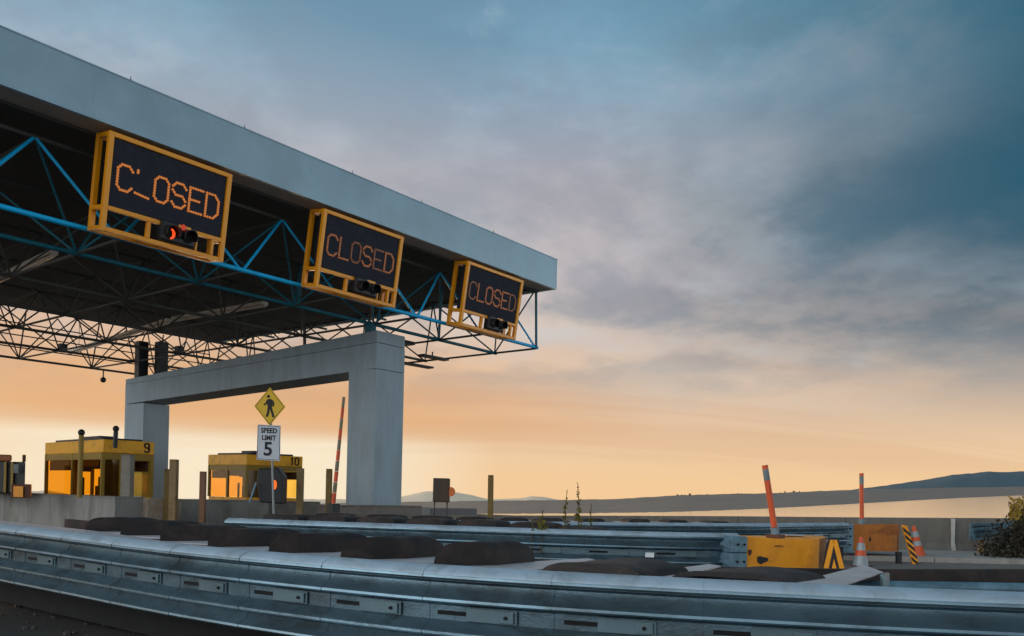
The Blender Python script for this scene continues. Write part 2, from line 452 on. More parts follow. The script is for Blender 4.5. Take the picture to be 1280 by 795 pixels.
# trees along the far shore, a few pixels each
for i in range(18):
    px = random.uniform(838, 1010) if i < 16 else random.uniform(1160, 1190)
    r = (px - 640) / 1040; s0, s1 = sl(px, interp(px, 1)), sl(px, interp(px, 2))
    f1 = (3.5 / max((-.00625 + .0446 * r) - s0, .006)) * 1.9 + 60
    base_ = at(f1 * .98, f1 * .98 * r, H + f1 * .98 * s1 - .3)
    hgt = random.uniform(.25, .7) * f1 / 300
    tr_ = thing('far_tree', base_, 'tiny dark tree on the skyline of the marsh across the water', 'tree', 'trees on the far shore')
    MB().tube(base_, base_ + Vector((0, 0, hgt * .6)), .15 * f1 / 300, n=5).build('trunk', tree_m, tr_)
    cb = MB()
    for k in range(7):
        cb.ball(base_ + Vector((random.uniform(-.5, .5) * hgt * .8, random.uniform(-.5, .5) * hgt * .8, hgt * random.uniform(.5, 1))), hgt * random.uniform(.2, .4), 6, 4)
    cb.build('crown', tree_m, tr_)

# ------------------------------------------------------------------ toll canopy
canopy = thing('toll_canopy', (11, 18, 0), 'long flat toll plaza canopy with pale metal fascia over blue pipe trusses', 'canopy')
ZB, ZT = H + 5.7, H + 7.62
ZS, ZF = H + 7.8, H + 8.91
XE = 25.7
for k in range(11):
    xa = -6 + k * (XE + 6) / 11; MB().box(xa + .0006, xa + (XE + 6) / 11 - .0006, 18.0, 18.12, ZS, ZF).build('fascia_panel', white, canopy)
MB().box(-6, XE + .015, 17.985, 18.2, ZF + .002, ZF + .03).build('flashing', white, canopy)
for xx in (9.2, 12.1, 15.6, 18.4, 21.9): MB().box(xx, xx + .05, 18.02, 18.06, ZF + .03, ZF + .06).tube((xx + .025, 18.04, ZF + .06), (xx + .025, 18.04, ZF + .13), .008, n=6).build('roof_fixing', black_m, canopy)
MB().box(-6, XE - .01, 18.12, 18.72, ZS + .012, ZS + .06).build('soffit', soffit_m, canopy)
MB().box(XE - .12, XE, 18.125, 40.2, ZS, ZF - .004).build('fascia', white, canopy)
MB().box(-6, XE - .125, 18.125, 40.1, ZF - .16, ZF - .02).build('roof', deck_m, canopy)
# ribbed decking under the roof
mb = MB()
mb.box(-6, XE - .13, 18.73, 40.1, ZS + .1, ZS + .16)
mb.build('roof_deck', deck_m, canopy)
for y in (18.9,):
    MB().box(-6, XE - .15, 18.725, 18.86, ZS - .05, ZS + .02).build('edge_beam', deck_m, canopy)
XB = [25.9 - 3.27 * k for k in range(9)]
XT = [x - 1.63 for x in XB]
YB = [19.05, 21.1, 24.95, 28.95, 32.95, 36.95, 40.95]
YT = [19.6, 23.0, 27.0, 31.0, 35.0, 38.9]
for j, y in enumerate(YB):
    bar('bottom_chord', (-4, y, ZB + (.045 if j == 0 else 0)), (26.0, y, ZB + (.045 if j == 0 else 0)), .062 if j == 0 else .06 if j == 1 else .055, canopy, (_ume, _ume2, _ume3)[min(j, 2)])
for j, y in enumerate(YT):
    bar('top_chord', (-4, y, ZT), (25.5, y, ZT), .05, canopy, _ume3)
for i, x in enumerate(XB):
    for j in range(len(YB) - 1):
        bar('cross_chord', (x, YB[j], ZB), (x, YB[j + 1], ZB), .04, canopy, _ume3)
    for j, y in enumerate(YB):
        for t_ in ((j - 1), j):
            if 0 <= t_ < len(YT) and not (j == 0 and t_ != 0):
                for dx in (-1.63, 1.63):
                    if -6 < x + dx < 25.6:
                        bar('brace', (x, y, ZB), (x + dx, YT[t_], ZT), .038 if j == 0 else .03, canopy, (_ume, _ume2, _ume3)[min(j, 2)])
for x in XT:
    if x > -3:
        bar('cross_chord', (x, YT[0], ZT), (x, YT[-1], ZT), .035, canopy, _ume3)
bar('hanger', (25.85, 19.0, ZB), (25.62, 18.9, ZS), .05, canopy, _ume2)
bar('hanger', (16.2, 21.1, ZB), (16.0, 20.4, ZT), .04, canopy, _ume2)
bar('hanger', (19.5, 21.1, ZB), (19.5, 20.6, ZT), .04, canopy, _ume2)
bar('hanger', (22.6, 21.1, ZB), (22.6, 21.0, ZT), .05, canopy, _ume2)
bar('brace', (25.9, 21.1, ZB), (25.6, 19.0, ZS), .03, canopy, _ume2)
for (x, y) in ((13.3, 36.9), (16.2, 36.9), (9.7, 36.9), (19.2, 32.9), (22.2, 32.9)):   # joint housings at the back
    MB().box(x - .15, x + .15, y - .15, y + .15, ZB - .05, ZB + .3).build('joint_box', shaded_steel, canopy, .02)
# purlins seen against the sky at the back edge
for k in range(3):
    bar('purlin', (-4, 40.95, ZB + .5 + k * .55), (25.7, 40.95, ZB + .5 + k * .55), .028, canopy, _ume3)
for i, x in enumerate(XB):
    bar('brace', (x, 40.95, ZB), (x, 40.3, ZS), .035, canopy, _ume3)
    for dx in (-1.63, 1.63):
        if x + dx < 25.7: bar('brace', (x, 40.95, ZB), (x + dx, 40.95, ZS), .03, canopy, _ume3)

# fluorescent strips slung under the trusses
def strip(a, b_, label):
    a, b_ = Vector(a), Vector(b_)
    tt = thing('strip_light', a, label, 'light', 'strip lights under the canopy')
    d = (b_ - a).normalized(); s = Vector((-d.y, d.x, 0))
    MB().obox(a - s * .13, b_ - a, s * .26, (0, 0, .12)).build('housing', lamp_m, tt, .02)
    MB().tube(a + Vector((0, 0, -.03)), b_ + Vector((0, 0, -.03)), .05, n=8).build('tube', lamp_m, tt, smooth=True)
    for f in (.12, .88):
        p = a.lerp(b_, f); MB().tube(p + Vector((0, 0, .1)), (p.x, p.y, ZT), .012, n=5).build('hanger', deck_m, tt)
strip((10.39, 24.35, H + 6.4), (10.8, 29.6, H + 6.4), 'strip light at the left edge of the frame, hung below the canopy')
strip((17.2, 30.2, H + 6.4), (18.7, 41.9, H + 6.4), 'longer strip light whose far end reaches the back truss')
strip((17.46, 24.5, H + 6.4), (17.15, 29.8, H + 6.4), 'strip light ending beneath the middle sign, in line with the longer one')

# concrete portal carrying the canopy
portal = thing('concrete_portal', (19.7, 28, 0), 'pale concrete portal of two square columns and a long beam under the canopy', 'support frame')
x0 = 19.06; x1 = 20.38
MB().box(x0, x1, 20.6, 21.95, 0, H + 4.12).build('column', concrete, portal, .015)
MB().box(x0, x1 - .1, 35.45, 37.1, 0, H + 3.72).build('column', concrete, portal, .015)
for k in range(4):
    ya, yb = 20.6 + 4.125 * k, 20.6 + 4.125 * (k + 1) - .008; fa, fb = (ya - 20.6) / 16.5, (yb - 20.6) / 16.5
    A = [(ya, H + 4.135 - .4 * fa), (yb, H + 4.135 - .4 * fb), (yb, H + 4.99 - .37 * fb), (ya, H + 4.99 - .37 * fa)]
    MB().prism([(x0, y, z) for y, z in A], (x1 - x0, 0, 0)).build('beam_segment', concrete, portal, .006) 
mb = MB()
A = [(20.6, H + 5.005), (37.1, H + 4.635), (37.1, H + 4.86), (20.6, H + 5.4)]
mb.prism([(x0 + .01, y, z) for y, z in A], (x1 - x0 - .02, 0, 0)); mb.build('beam_cap', concrete, portal, .01)
for (y, zt) in ((36.6, 4.86), (35.9, 4.87)):
    MB().box(19.3 + (36.6 - y) * .8, 19.75 + (36.6 - y) * .8, y - .2, y + .2, H + zt, ZB + .9).build('bearing_post', black_m, portal, .02)
MB().box(19.15, 19.4, 21.0, 21.3, H + 5.38, ZB).build('bearing_post', shaded_blue_m, portal, .01)
# dark drive unit hung beside the near column
dv = thing('junction_unit', (21.2, 22.2, H + 5), 'dark machinery box with brackets hung beside the top of the near column', 'machinery')
MB().box(21.0, 21.6, 22.0, 22.6, H + 4.95, H + 5.55).build('housing', black_m, dv, .03)
MB().box(20.9, 22.4, 22.1, 22.5, H + 5.56, H + 5.68).build('bracket', black_m, dv, .01)
MB().tube((21.3, 22.3, H + 5.68), (21.3, 22.3, ZB), .06).build('hanger', black_m, dv)
fl = thing('flood_light', (24.6, 23.4, H + 5.6), 'flat dark floodlight pair slung under the open truss end', 'light')
MB().obox((23.7, 22.9, H + 5.42), (1.5, .0, .02), (0, .35, 0), (0, 0, .09)).build('housing', black_m, fl, .02)
MB().obox((24.4, 24.6, H + 5.35), (1.6, -.1, .0), (0, .35, 0), (0, 0, .08)).build('housing', black_m, fl, .02)
MB().tube((24.4, 23.1, H + 5.5), (24.4, 23.1, ZB), .03).build('hanger', black_m, fl)
cl = thing('camera_pod', (19.9, 40.9, H + 5.2), 'tiny dark pod hanging below the rear canopy edge', 'camera')
MB().tube((19.9, 40.9, H + 5.66), (19.9, 40.9, H + 5.3), .03).build('stalk', black_m, cl)
MB().ball((19.9, 40.9, H + 5.2), .14).build('pod', black_m, cl, smooth=True)

# ------------------------------------------------------------------ message signs
GLYPH = {  # strokes on a 4 x 6 grid
 'C': [[(4, 1), (3, 0), (1, 0), (0, 1), (0, 5), (1, 6), (3, 6), (4, 5)]],
 'L': [[(0, 6), (0, 0), (4, 0)]],
 'O': [[(1, 0), (3, 0), (4, 1), (4, 5), (3, 6), (1, 6), (0, 5), (0, 1), (1, 0)]],
 'S': [[(0, 1), (1, 0), (3, 0), (4, 1), (4, 2), (3, 3), (1, 3), (0, 4), (0, 5), (1, 6), (3, 6), (4, 5)]],
 'E': [[(4, 0), (0, 0), (0, 6), (4, 6)], [(0, 3), (3, 3)]],
 'D': [[(0, 0), (2.6, 0), (4, 1.4), (4, 4.6), (2.6, 6), (0, 6), (0, 0)]],
 'brokenL': [[(.2, 5.3), (.2, 5.8)], [(-.1, .35), (3.6, -.1)]],
}
def stroke(mb, P, w, dep, frame, step=1.16):
    """row of little lamp blocks along the polyline P (2D), placed by frame(u, v, d)"""
    for a, b_ in zip(P, P[1:]):
        a, b_ = Vector(a), Vector(b_); Ln = (b_ - a).length
        n = max(1, round(Ln / (w * step)))
        for k in range(n + 1):
            c = a.lerp(b_, k / n)
            q = [frame(c.x + i * w / 2, c.y + j * w / 2, 0) for i, j in ((-1, -.45), (-.45, -1), (.45, -1), (1, -.45), (1, .45), (.45, 1), (-.45, 1), (-1, .45))]
            mb.prism(q, frame(0, 0, dep) - frame(0, 0, 0))
def message_sign(xa, label, styles, lit):
    W = 3.02; t_ = .115
    root = thing('message_sign', (xa + W / 2, 18.2, H + 5.6), label, 'sign', 'closed message signs along the canopy edge')
    top = Vector((xa, 17.98, H + 7.68)); bot = Vector((xa, 18.30, H + 5.58))
    V = bot - top; hgt = V.length; V = V / hgt                # down along the leaning face
    Xa = Vector((1, 0, 0)); Nn = Xa.cross(V).normalized()     # into the sign
    if Nn.y < 0: Nn = -Nn
    dep = .64
    def P(u, v, d): return top + Xa * u + V * v + Nn * d
    def beam(u0, u1, v0, v1, d0, d1, nm='frame_bar', mt=yellow_m, par=root, bev=.012):
        return MB().obox(P(u0, v0, d0), Xa * (u1 - u0), V * (v1 - v0), Nn * (d1 - d0)).build(nm, mt, par, bev)
    vm = hgt * .735
    for d0 in (0, dep - t_):
        beam(0, t_, 0, hgt, d0, d0 + t_); beam(W - t_, W, 0, hgt, d0, d0 + t_)
        beam(t_ + .002, W - t_ - .002, 0, t_ * .9, d0 + .003, d0 + t_ - .003)
        beam(t_ + .002, W - t_ - .002, hgt - t_ * .9, hgt, d0 + .003, d0 + t_ - .003)
    g0_, g1_ = .43 * W, .74 * W                    # the lane signal interrupts the middle rail
    beam(t_ + .002, g0_ + .18, vm, vm + t_ * .85, .003, t_ - .003)
    beam(g1_ - .0, W - t_ - .002, vm, vm + t_ * .85, .003, t_ - .003)
    beam(.34 * W, .34 * W + .09, vm + t_ * .87, hgt - t_ * .92, .005, t_ - .008)
    beam(.74 * W, .74 * W + .06, vm + t_ * .9, hgt - t_ * .92, .005, t_ - .03)
    beam(.875 * W, .875 * W + .08, vm + t_ * .87, hgt - t_ * .92, .005, t_ - .008)
    for u in (0, W - t_):
        for v in (0, vm, hgt - t_):
            beam(u + .004, u + t_ - .004, v + .004, v + t_ - .01, t_ + .002, dep - t_ - .002)
    MB().obox(P(.34 * W, hgt - t_ * .8, t_), Xa * .07, V * .05, Nn * (dep - 2 * t_)).build('frame_bar', yellow_m, root)
    pan = beam(t_ + .004, W - t_ - .004, t_ * .92, vm - .004, .05, .32, 'display_panel', panel_m)
    beam(t_ + .03, W - t_ - .03, t_ * .95, vm - .01, .325, .40, 'back_cover', black_m)
    # letters
    pw, ph = W - 2 * t_, vm - t_
    lw = pw * .118; gap = pw * .036; lh = ph * .375
    u = t_ + pw * .055; v0 = t_ + ph * .345
    for ch, (gl_, mt) in zip('CLOSED', styles):
        mb = MB()
        for S in GLYPH[gl_]:
            pts = [(u + a / 4 * lw, v0 + (1 - b_ / 6) * lh) for a, b_ in S]
            stroke(mb, pts, .054, .02, lambda a, b_, d: P(a, b_, .046 - d))
        lo_ = mb.build('letter', mt, pan)
        if gl_ == 'brokenL': lo_['label'] = 'letter L with most of its upright dark'
        u += lw + gap
    # lane signal: black housing with two hooded round lenses
    uc = (g0_ + g1_) / 2; sg = beam(g0_ + .02, g1_ - .06, vm - .05, hgt - t_ * 1.02, -.10, .16, 'lane_signal', black_m, root, .06)
    for k, du in enumerate((-.24, .2)):
        c = P(uc + du, (vm + hgt) / 2 - .05, -.10)
        mb = MB(); n = 14; vs = []; fs = []
        for i in range(n):
            a = PI * (-.12 + 1.24 * i / (n - 1))
            for rr in (.155, .172):
                for d in (0, -.24 + .06 * abs(math.cos(a))):
                    vs.append(c + Xa * (rr * math.cos(a)) - V * (rr * math.sin(a)) + Nn * d)
        for i in range(n - 1):
            a = i * 4
            for q in ((0, 1, 5, 4), (2, 6, 7, 3), (1, 3, 7, 5)): fs.append(tuple(a + z_ for z_ in q))
        mb.add(vs, fs); mb.build('hood', black_m, sg)
        ring = [c + Xa * (.135 * math.cos(2 * PI * i / 18)) - V * (.135 * math.sin(2 * PI * i / 18)) for i in range(18)]
        MB().prism(ring, -Nn * .015).build('lens', slot_m, sg)
    if lit:
        c = P(uc - .24, (vm + hgt) / 2 - .03, -.12); mb = MB()
        pts = []
        for i in range(9):
            a = -.5 * PI + PI * i / 8 * .98; pts.append((.115 * math.cos(a), .125 * math.sin(a)))
        for i in range(8, -1, -1):
            a = -.5 * PI + PI * i / 8 * .98; pts.append((.045 * math.cos(a), .085 * math.sin(a)))
        mb.prism([c + Xa * a - V * b_ for a, b_ in pts], -Nn * .012); o = mb.build('lit_arc', red_on, sg); o['label'] = 'glowing orange-red crescent of the lit lens'
        c = P(uc + .06, vm + .03, -.11)
        mb = MB(); mb.prism([c + Xa * (.06 * math.cos(a)) - V * (.07 * math.sin(a)) for a in [2 * PI * i / 12 for i in range(12)]], -Nn * .012)
        mb.build('lit_dot', emit('deep_red_lens', (190, 50, 20), .8), sg)
    beam(uc - .05, uc + .26, vm - .01, vm + .05, -.108, -.101, 'rail_stub', yellow_m, sg, 0)
    # hangers up to the edge beam
    for u_ in (.35, W - .35):
        p = P(u_, 0, .4); MB().tube(p, (p.x, p.y, ZS + .02), .035, n=6).build('hanger', deck_m, root)
    return root
message_sign(8.77, 'nearest and brightest yellow framed sign reading CLOSED with its L half dark', [('C', led_on), ('brokenL', led_on)] + [(c, led_on) for c in 'OSED'], True)
message_sign(14.63, 'middle yellow framed sign, dimmer letters reading CLOSED, black unlit signal below', [('C', led_dim), ('L', led_dim), ('O', led_faint), ('S', led_dim), ('E', led_faint), ('D', led_dim)], False)
message_sign(20.62, 'smallest yellow framed CLOSED sign, nearest the open end of the canopy', [('C', led_faint), ('L', led_dim), ('O', led_dim), ('S', led_dim), ('E', led_dim), ('D', led_faint)], False)

# ------------------------------------------------------------------ toll booths
def booth(A_, C_, B_, zt, fh, label, number, mullions=(.5,), zb=H - 1.0):
    """A_ far-left corner, C_ near corner, B_ right corner (plan)"""
    A_, B_, C_ = Vector(A_ + (0,)), Vector(B_ + (0,)), Vector(C_ + (0,))
    Dn = A_ + B_ - C_
    root = thing('toll_booth', ((A_.x + B_.x) / 2, (A_.y + B_.y) / 2, zb), label, 'toll booth', 'toll booths')
    cen = (A_ + B_) / 2
    def up(p, z): return Vector((p.x, p.y, z))
    ring = [A_, C_, B_, Dn]
    def off(p, k): return cen + (p - cen) * k
    mb = MB()
    mb.prism([up(off(p, 1.0), zt - fh) for p in ring], (0, 0, fh)); mb.build('roof_fascia', booth_y, root, .02)
    mb = MB(); mb.prism([up(off(p, .8), zt) for p in ring], (0, 0, .08)); mb.build('roof_vent', booth_d, root, .02)
    mb = MB(); mb.prism([up(off(p, .3), zt + .08) for p in ring], (0, 0, .12)); mb.build('roof_vent', booth_d, root, .03)
    zs = zt - fh; sill = zb + .66
    mb = MB(); mb.prism([up(off(p, .97), zb) for p in ring], (0, 0, sill - zb)); mb.build('base_wall', booth_y, root, .01)
    for p, q, nm in ((A_, C_, 'side'), (C_, B_, 'front'), (B_, Dn, 'side'), (Dn, A_, 'back')):
        p, q = off(p, .96), off(q, .96)
        d = (q - p); u = d.normalized(); nr = Vector((u.y, -u.x, 0))
        cuts = [0, .5, 1] if nm == 'side' else [0, .36, 1]
        fr_ = MB()
        for k in cuts:
            c = p + d * k; fr_.obox(up(c - u * .05 - nr * .05, sill), u * .1, nr * .1, (0, 0, zs - sill))
        fr_.obox(up(p - nr * .04, zs - .22), d, nr * .08, (0, 0, .22))
        w = fr_.build('window_frame', booth_f, root)
        for a, b_ in zip(cuts, cuts[1:]):
            c0, c1 = p + d * a + u * .06, p + d * b_ - u * .06
            if nm == 'front' and a > .2:
                continue
            MB().obox(up(c0, sill + .01), c1 - c0, nr * .01, (0, 0, zs - .23 - sill)).build('pane', glass, w)
            if nm in ('side', 'back'): MB().obox(up(c0 - nr * .09, zs - .23 - (.34 if a < .2 else .22)), (c1 - c0) * (1 if a < .2 else .8), nr * .006, (0, 0, (.34 if a < .2 else .22))).build('blind', mat('smoky_blind', (74, 52, 34), .8), w)
    # closed dark door leaf and counter block inside
    p, q = off(C_, .955), off(B_, .955); d = q - p; u = d.normalized(); nr = Vector((u.y, -u.x, 0))
    MB().obox(up(p + d * .02, sill + .005), d * .62, -nr * .05, (0, 0, zs - .23 - sill)).build('door', booth_d, root, .01)
    ins = MB().obox(up(cen + (C_ - cen) * .3 + (B_ - cen) * .3 , zb + .1), (A_ - C_) * .18, (C_ - B_) * .12, (0, 0, sill + .55 - zb)).build('counter', booth_d, root)
    MB().obox(up(A_ * .62 + C_ * .38 + (B_ - C_) * .3, zs - .5), (C_ - A_) * .3, (B_ - C_) * .2, (0, 0, .5)).build('cabinet', booth_d, root)
    for (fa, fb, hh, ww) in ((.22, .5, .5, .12), (.7, .35, .34, .3), (.52, .2, .62, .08)):
        q = A_.lerp(C_, fa).lerp(Dn.lerp(B_, fa), fb); MB().box(q.x - ww / 2, q.x + ww / 2, q.y - ww / 2, q.y + ww / 2, zb + .1, sill + hh).build('console', booth_d, root, .02)
    # number on the fascia, right end
    NUM = {'9': [[(4, 3), (1, 3), (0, 4), (0, 5), (1, 6), (3, 6), (4, 5), (4, 1), (3, 0), (1, 0), (0, .8)]], '1': [[(1, 5), (2, 6), (2, 0)]],
           '0': GLYPH['O']}
    p, q = C_, B_; d = q - p; u = d.normalized(); nr = Vector((u.y, -u.x, 0)); 
    if nr.dot(p - cen) < 0: nr = -nr
    hN = fh * .68; wN = hN * .5; L_ = d.length
    start = L_ - (.12 + len(number) * wN * 1.35)
    for i, ch in enumerate(number):
        mb = MB()
        for S in NUM[ch]:
            pts = [(start + i * wN * 1.35 + a / 4 * wN, zt - fh * .84 + b_ / 6 * hN) for a, b_ in S]
            stroke(mb, pts, hN * .18, .01, lambda a, b_, dd: up(p + u * a + nr * (.012 + dd), b_), .6)
        mb.build('number', ink, root)
    return root
ZI = H - .42
booth((13.35, 31.6), (13.07, 26.75), (14.6, 26.4), H + 1.5, .42, 'yellow toll booth numbered 9 with amber windows, left of the concrete portal', '9', zb=H - 1.0)
booth((20.8, 33.1), (21.05, 30.6), (23.2, 29.6), H + 1.49, .45, 'yellow toll booth numbered 10 seen through the concrete portal', '10', zb=H - 1.0)
b3 = thing('toll_booth', (6.5, 30, 0), 'dark toll booth cut off by the left edge of the photograph', 'toll booth', 'toll booths')
q0 = at(27, rz(27, -30), 0); qr = (at(27, rz(27, 31), 0) - q0); qd = at(29.5, rz(29.5, -30), 0) - q0
MB().obox((q0.x, q0.y, H - .3), qr, qd, (0, 0, 1.02)).build('cabin', booth_d, b3, .03)
MB().obox((q0.x, q0.y, H + .725), qr * .72, qd, (0, 0, .22)).build('roof_fascia', mat('booth_rust', (150, 84, 40), .6, 0, .2, 5), b3, .05)
for f, mt in ((.56, booth_f), (.70, booth_f)):
    p = q0 + qr * f; MB().obox((p.x, p.y, H - .28) , qr * .05, -qd * .03, (0, 0, .98)).build('mullion', mt, b3)
p = q0 + qr * .97; MB().tube((p.x, p.y, H + .72), (p.x, p.y, H + .95), .05).build('mullion', scuff_m, b3)
p = q0 + qr * .75 - qd * .08
MB().obox((p.x, p.y, H + .35), qr * .1, -qd * .02, (0, 0, .28)).build('notice', mat('notice_grey', (120, 126, 126), .6), b3)
lb = thing('yellow_kerb_block', tuple(at(26, rz(26, 26), .5)), 'small yellow block at the foot of the cut-off booth', 'barrier')
a_ = at(25.5, rz(25.5, 14), 0); b_ = at(25.5, rz(25.5, 38), 0)
MB().obox((a_.x, a_.y, H - .42), (b_ - a_), (.2, .4, 0), (0, 0, .42)).build('block', scuff_m, lb, .02)
MB().obox((a_.x + (b_ - a_).x * .15 - .02, a_.y + (b_ - a_).y * .15 - .02, H - .4), (b_ - a_) * .5, (-.01, -.01, 0), (0, 0, .33)).build('panel', yellow_m, lb)

# ------------------------------------------------------------------ island walls, kerbs, posts
def wall(name, p, q, ztop, th, label, cat='wall', m_=wall_c, zb=0, cap=True, grp=None, q_z=None):
    p, q = Vector((p[0], p[1], zb)), Vector((q[0], q[1], zb)); d = q - p; u = d.normalized(); nr = Vector((-u.y, u.x, 0))
    root = thing(name, tuple((p + q) / 2), label, cat, grp)
    zq = ztop if q_z is None else q_z
    P = [p, q, Vector((q.x, q.y, zq)), Vector((p.x, p.y, ztop))]
    MB().prism(P, nr * th).build('body', m_, root, .012)
    if cap:
        P = [p + Vector((0, 0, ztop + .003 - zb)) - nr * .02, q + Vector((0, 0, zq + .003 - zb)) - nr * .02, q + Vector((0, 0, zq + .05 - zb)) - nr * .02, p + Vector((0, 0, ztop + .05 - zb)) - nr * .02]
        MB().prism(P, nr * (th + .04)).build('coping', m_, root, .01)
    return root
wa = wall('island_wall', (13.15, 24.3), (12.95, 38.5), H - .36, .9, 'long concrete island wall below booth 9', 'wall', grp='concrete walls round the toll islands')
MB().box(13.1, 14.2, 24.0, 24.29, 0, H - .345).build('end_pier', mat('stained_pier', (168, 152, 134), .85, 0, .15, 4, (124, 96, 70), .6, .2, dscale=2), wa, .015)
MB().box(13.0, 13.13, 27.2, 28.3, .3, H - .55).build('access_panel', gal_d, wa, .01)
MB().box(12.98, 13.12, 31.6, 33.6, .05, H - .365).build('access_panel', mat('brown_stain_panel', (104, 96, 86), .85), wa, .01)
wall('island_wall', (14.3, 24.95), (18.0, 24.8), H - .42, .4, 'plain grey concrete wall in front of booth 10, left of the sign post', 'wall', grp='concrete walls round the toll islands')
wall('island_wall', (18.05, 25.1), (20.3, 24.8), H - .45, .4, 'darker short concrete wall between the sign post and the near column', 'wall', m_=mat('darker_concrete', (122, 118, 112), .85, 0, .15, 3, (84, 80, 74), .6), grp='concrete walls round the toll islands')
wl = wall('island_wall', (16.75, 20.15), (20.5, 19.75), H - .47, .5, 'brownish concrete nose wall at the foot of the near column', 'wall', m_=mat('brown_concrete', (134, 124, 116), .85, 0, .14, 3, (100, 88, 80), .6), grp='concrete walls round the toll islands')
MB().box(20.52, 20.9, 19.72, 20.1, 0, H - .47).build('joint_pier', wall_c, wl, .01)
MB().obox((20.92, 19.74, 0), (2.2, -.25, 0), (.05, .5, 0), (0, 0, H - .5)).build('body', mat('mauve_concrete', (118, 112, 112), .85, 0, .14, 3), wl, .01)
# low bench-like inlet boxes at the foot of the walls
for nm, px, f in (('beside the sign post', 368, 21), ('under the lamp box wall', 576, 20)):
    p = at(f, rz(f, px), 0); r_ = thing('utility_box', tuple(p), 'small grey utility box ' + nm, 'utility box', 'utility boxes at the walls')
    MB().box(p.x - .22, p.x + .22, p.y - .2, p.y + .2, 0, .58).build('body', gal_d, r_, .02)
    MB().box(p.x - .3, p.x + .3, p.y - .26, p.y + .26, .583, .66).build('lid', wall_c, r_, .02)

def post(px, f, top, w, label, m_=post_m, bottom=.3, lean=0, grp='timber bollards on the toll islands', cat='bollard', dpx=0):
    p = at(f, rz(f, px), bottom); zt = H + (horiz(px) - top) / 1040 * f
    q = at(f, rz(f, px + dpx), zt)
    hw = w / 2 / 1040 * f
    root = thing('bollard', tuple(p), label, cat, grp)
    d = q - p
    MB().obox(p - right0 * hw - fwd0 * hw, right0 * 2 * hw, fwd0 * 2 * hw, d).build('shaft', m_, root, .02)
    MB().obox(q - right0 * hw * 1.02 - fwd0 * hw * 1.02, right0 * 2.04 * hw, fwd0 * 2.04 * hw, (0, 0, .04)).build('cap', m_, root, .015)
    return root
post(159, 26, 570, 12, 'pale square post standing in front of booth 9', mat('pale_post', (150, 142, 130), .8, 0, .15, 6))
post(217, 25, 576, 9, 'taller of the two square posts just right of the far column')
post(210, 25.5, 588, 8, 'shorter of the two square posts just right of the far column', ochre_m)
post(253.5, 25.5, 591, 7, 'square post at the left end of booth 10', mat('reddish_post', (150, 110, 84), .8, 0, .15, 6))
post(375, 25.5, 587, 8, 'square post at the right end of booth 10')
post(411, 22, 588, 7, 'ochre post at the foot of the raised barrier arm', ochre_m)
post(614, 19, 596, 7, 'lone slender ochre post right of the near column', ochre_m, 0, dpx=-1)

# ball-topped poles by booth 9
for px, f, yb, yt, lab in ((99.5, 24.6, 622, 544, 'taller ball-topped pole standing in front of booth 9'), (142.5, 26.5, 560, 539, 'short ball-topped pole rising over the roof of booth 9')):
    zb_ = H + (horiz(px) - yb) / 1040 * f; zt_ = H + (horiz(px) - yt) / 1040 * f
    p = at(f, rz(f, px), zb_); r_ = thing('ball_top_pole', tuple(p), lab, 'pole', 'ball-topped poles')
    q = at(f, rz(f, px + .6), zt_)
    MB().tube(p, q, .07).build('pole', booth_f if px < 110 else black_m, r_, smooth=True)
    MB().ball(q + Vector((0, 0, .08)), .1).build('ball', black_m, r_, smooth=True)

# raised barrier arm, red and white
f = 21.5; pa = at(f, rz(f, 417), H + (horiz(417) - 629) / 1040 * f); pb = at(f, rz(f, 427), H + (horiz(427) - 496) / 1040 * f)
arm = thing('barrier_gate', tuple(pa), 'raised thin barrier arm striped red and grey beside the near column', 'barrier gate')
n = 10
for k in range(n):
    a, b_ = pa.lerp(pb, k / n), pa.lerp(pb, (k + 1) / n - .002)
    MB().tube(a, b_, .055 - .002 * k, n=8).build('arm_band', [mat('barrier_red', (216, 78, 30), .5), mat('barrier_grey', (130, 116, 92), .6)][k % 2], arm, smooth=True)
MB().box(pa.x - .13, pa.x + .13, pa.y - .13, pa.y + .13, pa.z - .5, pa.z - .01).build('pivot_box', black_m, arm, .02)

# lamp box on the island wall
f = 20; p = at(f, rz(f, 551), H - .4)
lbx = thing('warning_lamp_box', tuple(p), 'square dark box with a round orange lamp on the wall right of the column', 'warning lamp')
W_ = 20 / 1040 * f
MB().obox(p - right0 * W_ / 2 + Vector((0, 0, .2)), right0 * W_, fwd0 * .36, (0, 0, .58)).build('box', mat('brown_box', (66, 48, 34), .6, 0, .2, 6), lbx, .02)
for s in (-.15, .15): MB().tube(p + right0 * s + Vector((0, 0, -.15)), p + right0 * s + fwd0 * .1 + Vector((0, 0, .29)), .018, n=6).build('leg', black_m, lbx)
c = p + right0 * (W_ / 2 + .03) + Vector((0, 0, .46)) + fwd0 * .02
MB().tube(c, c + fwd0 * .12, .115, n=18).build('lamp', mat('orange_lens', (200, 96, 20), .3), lbx, smooth=True)

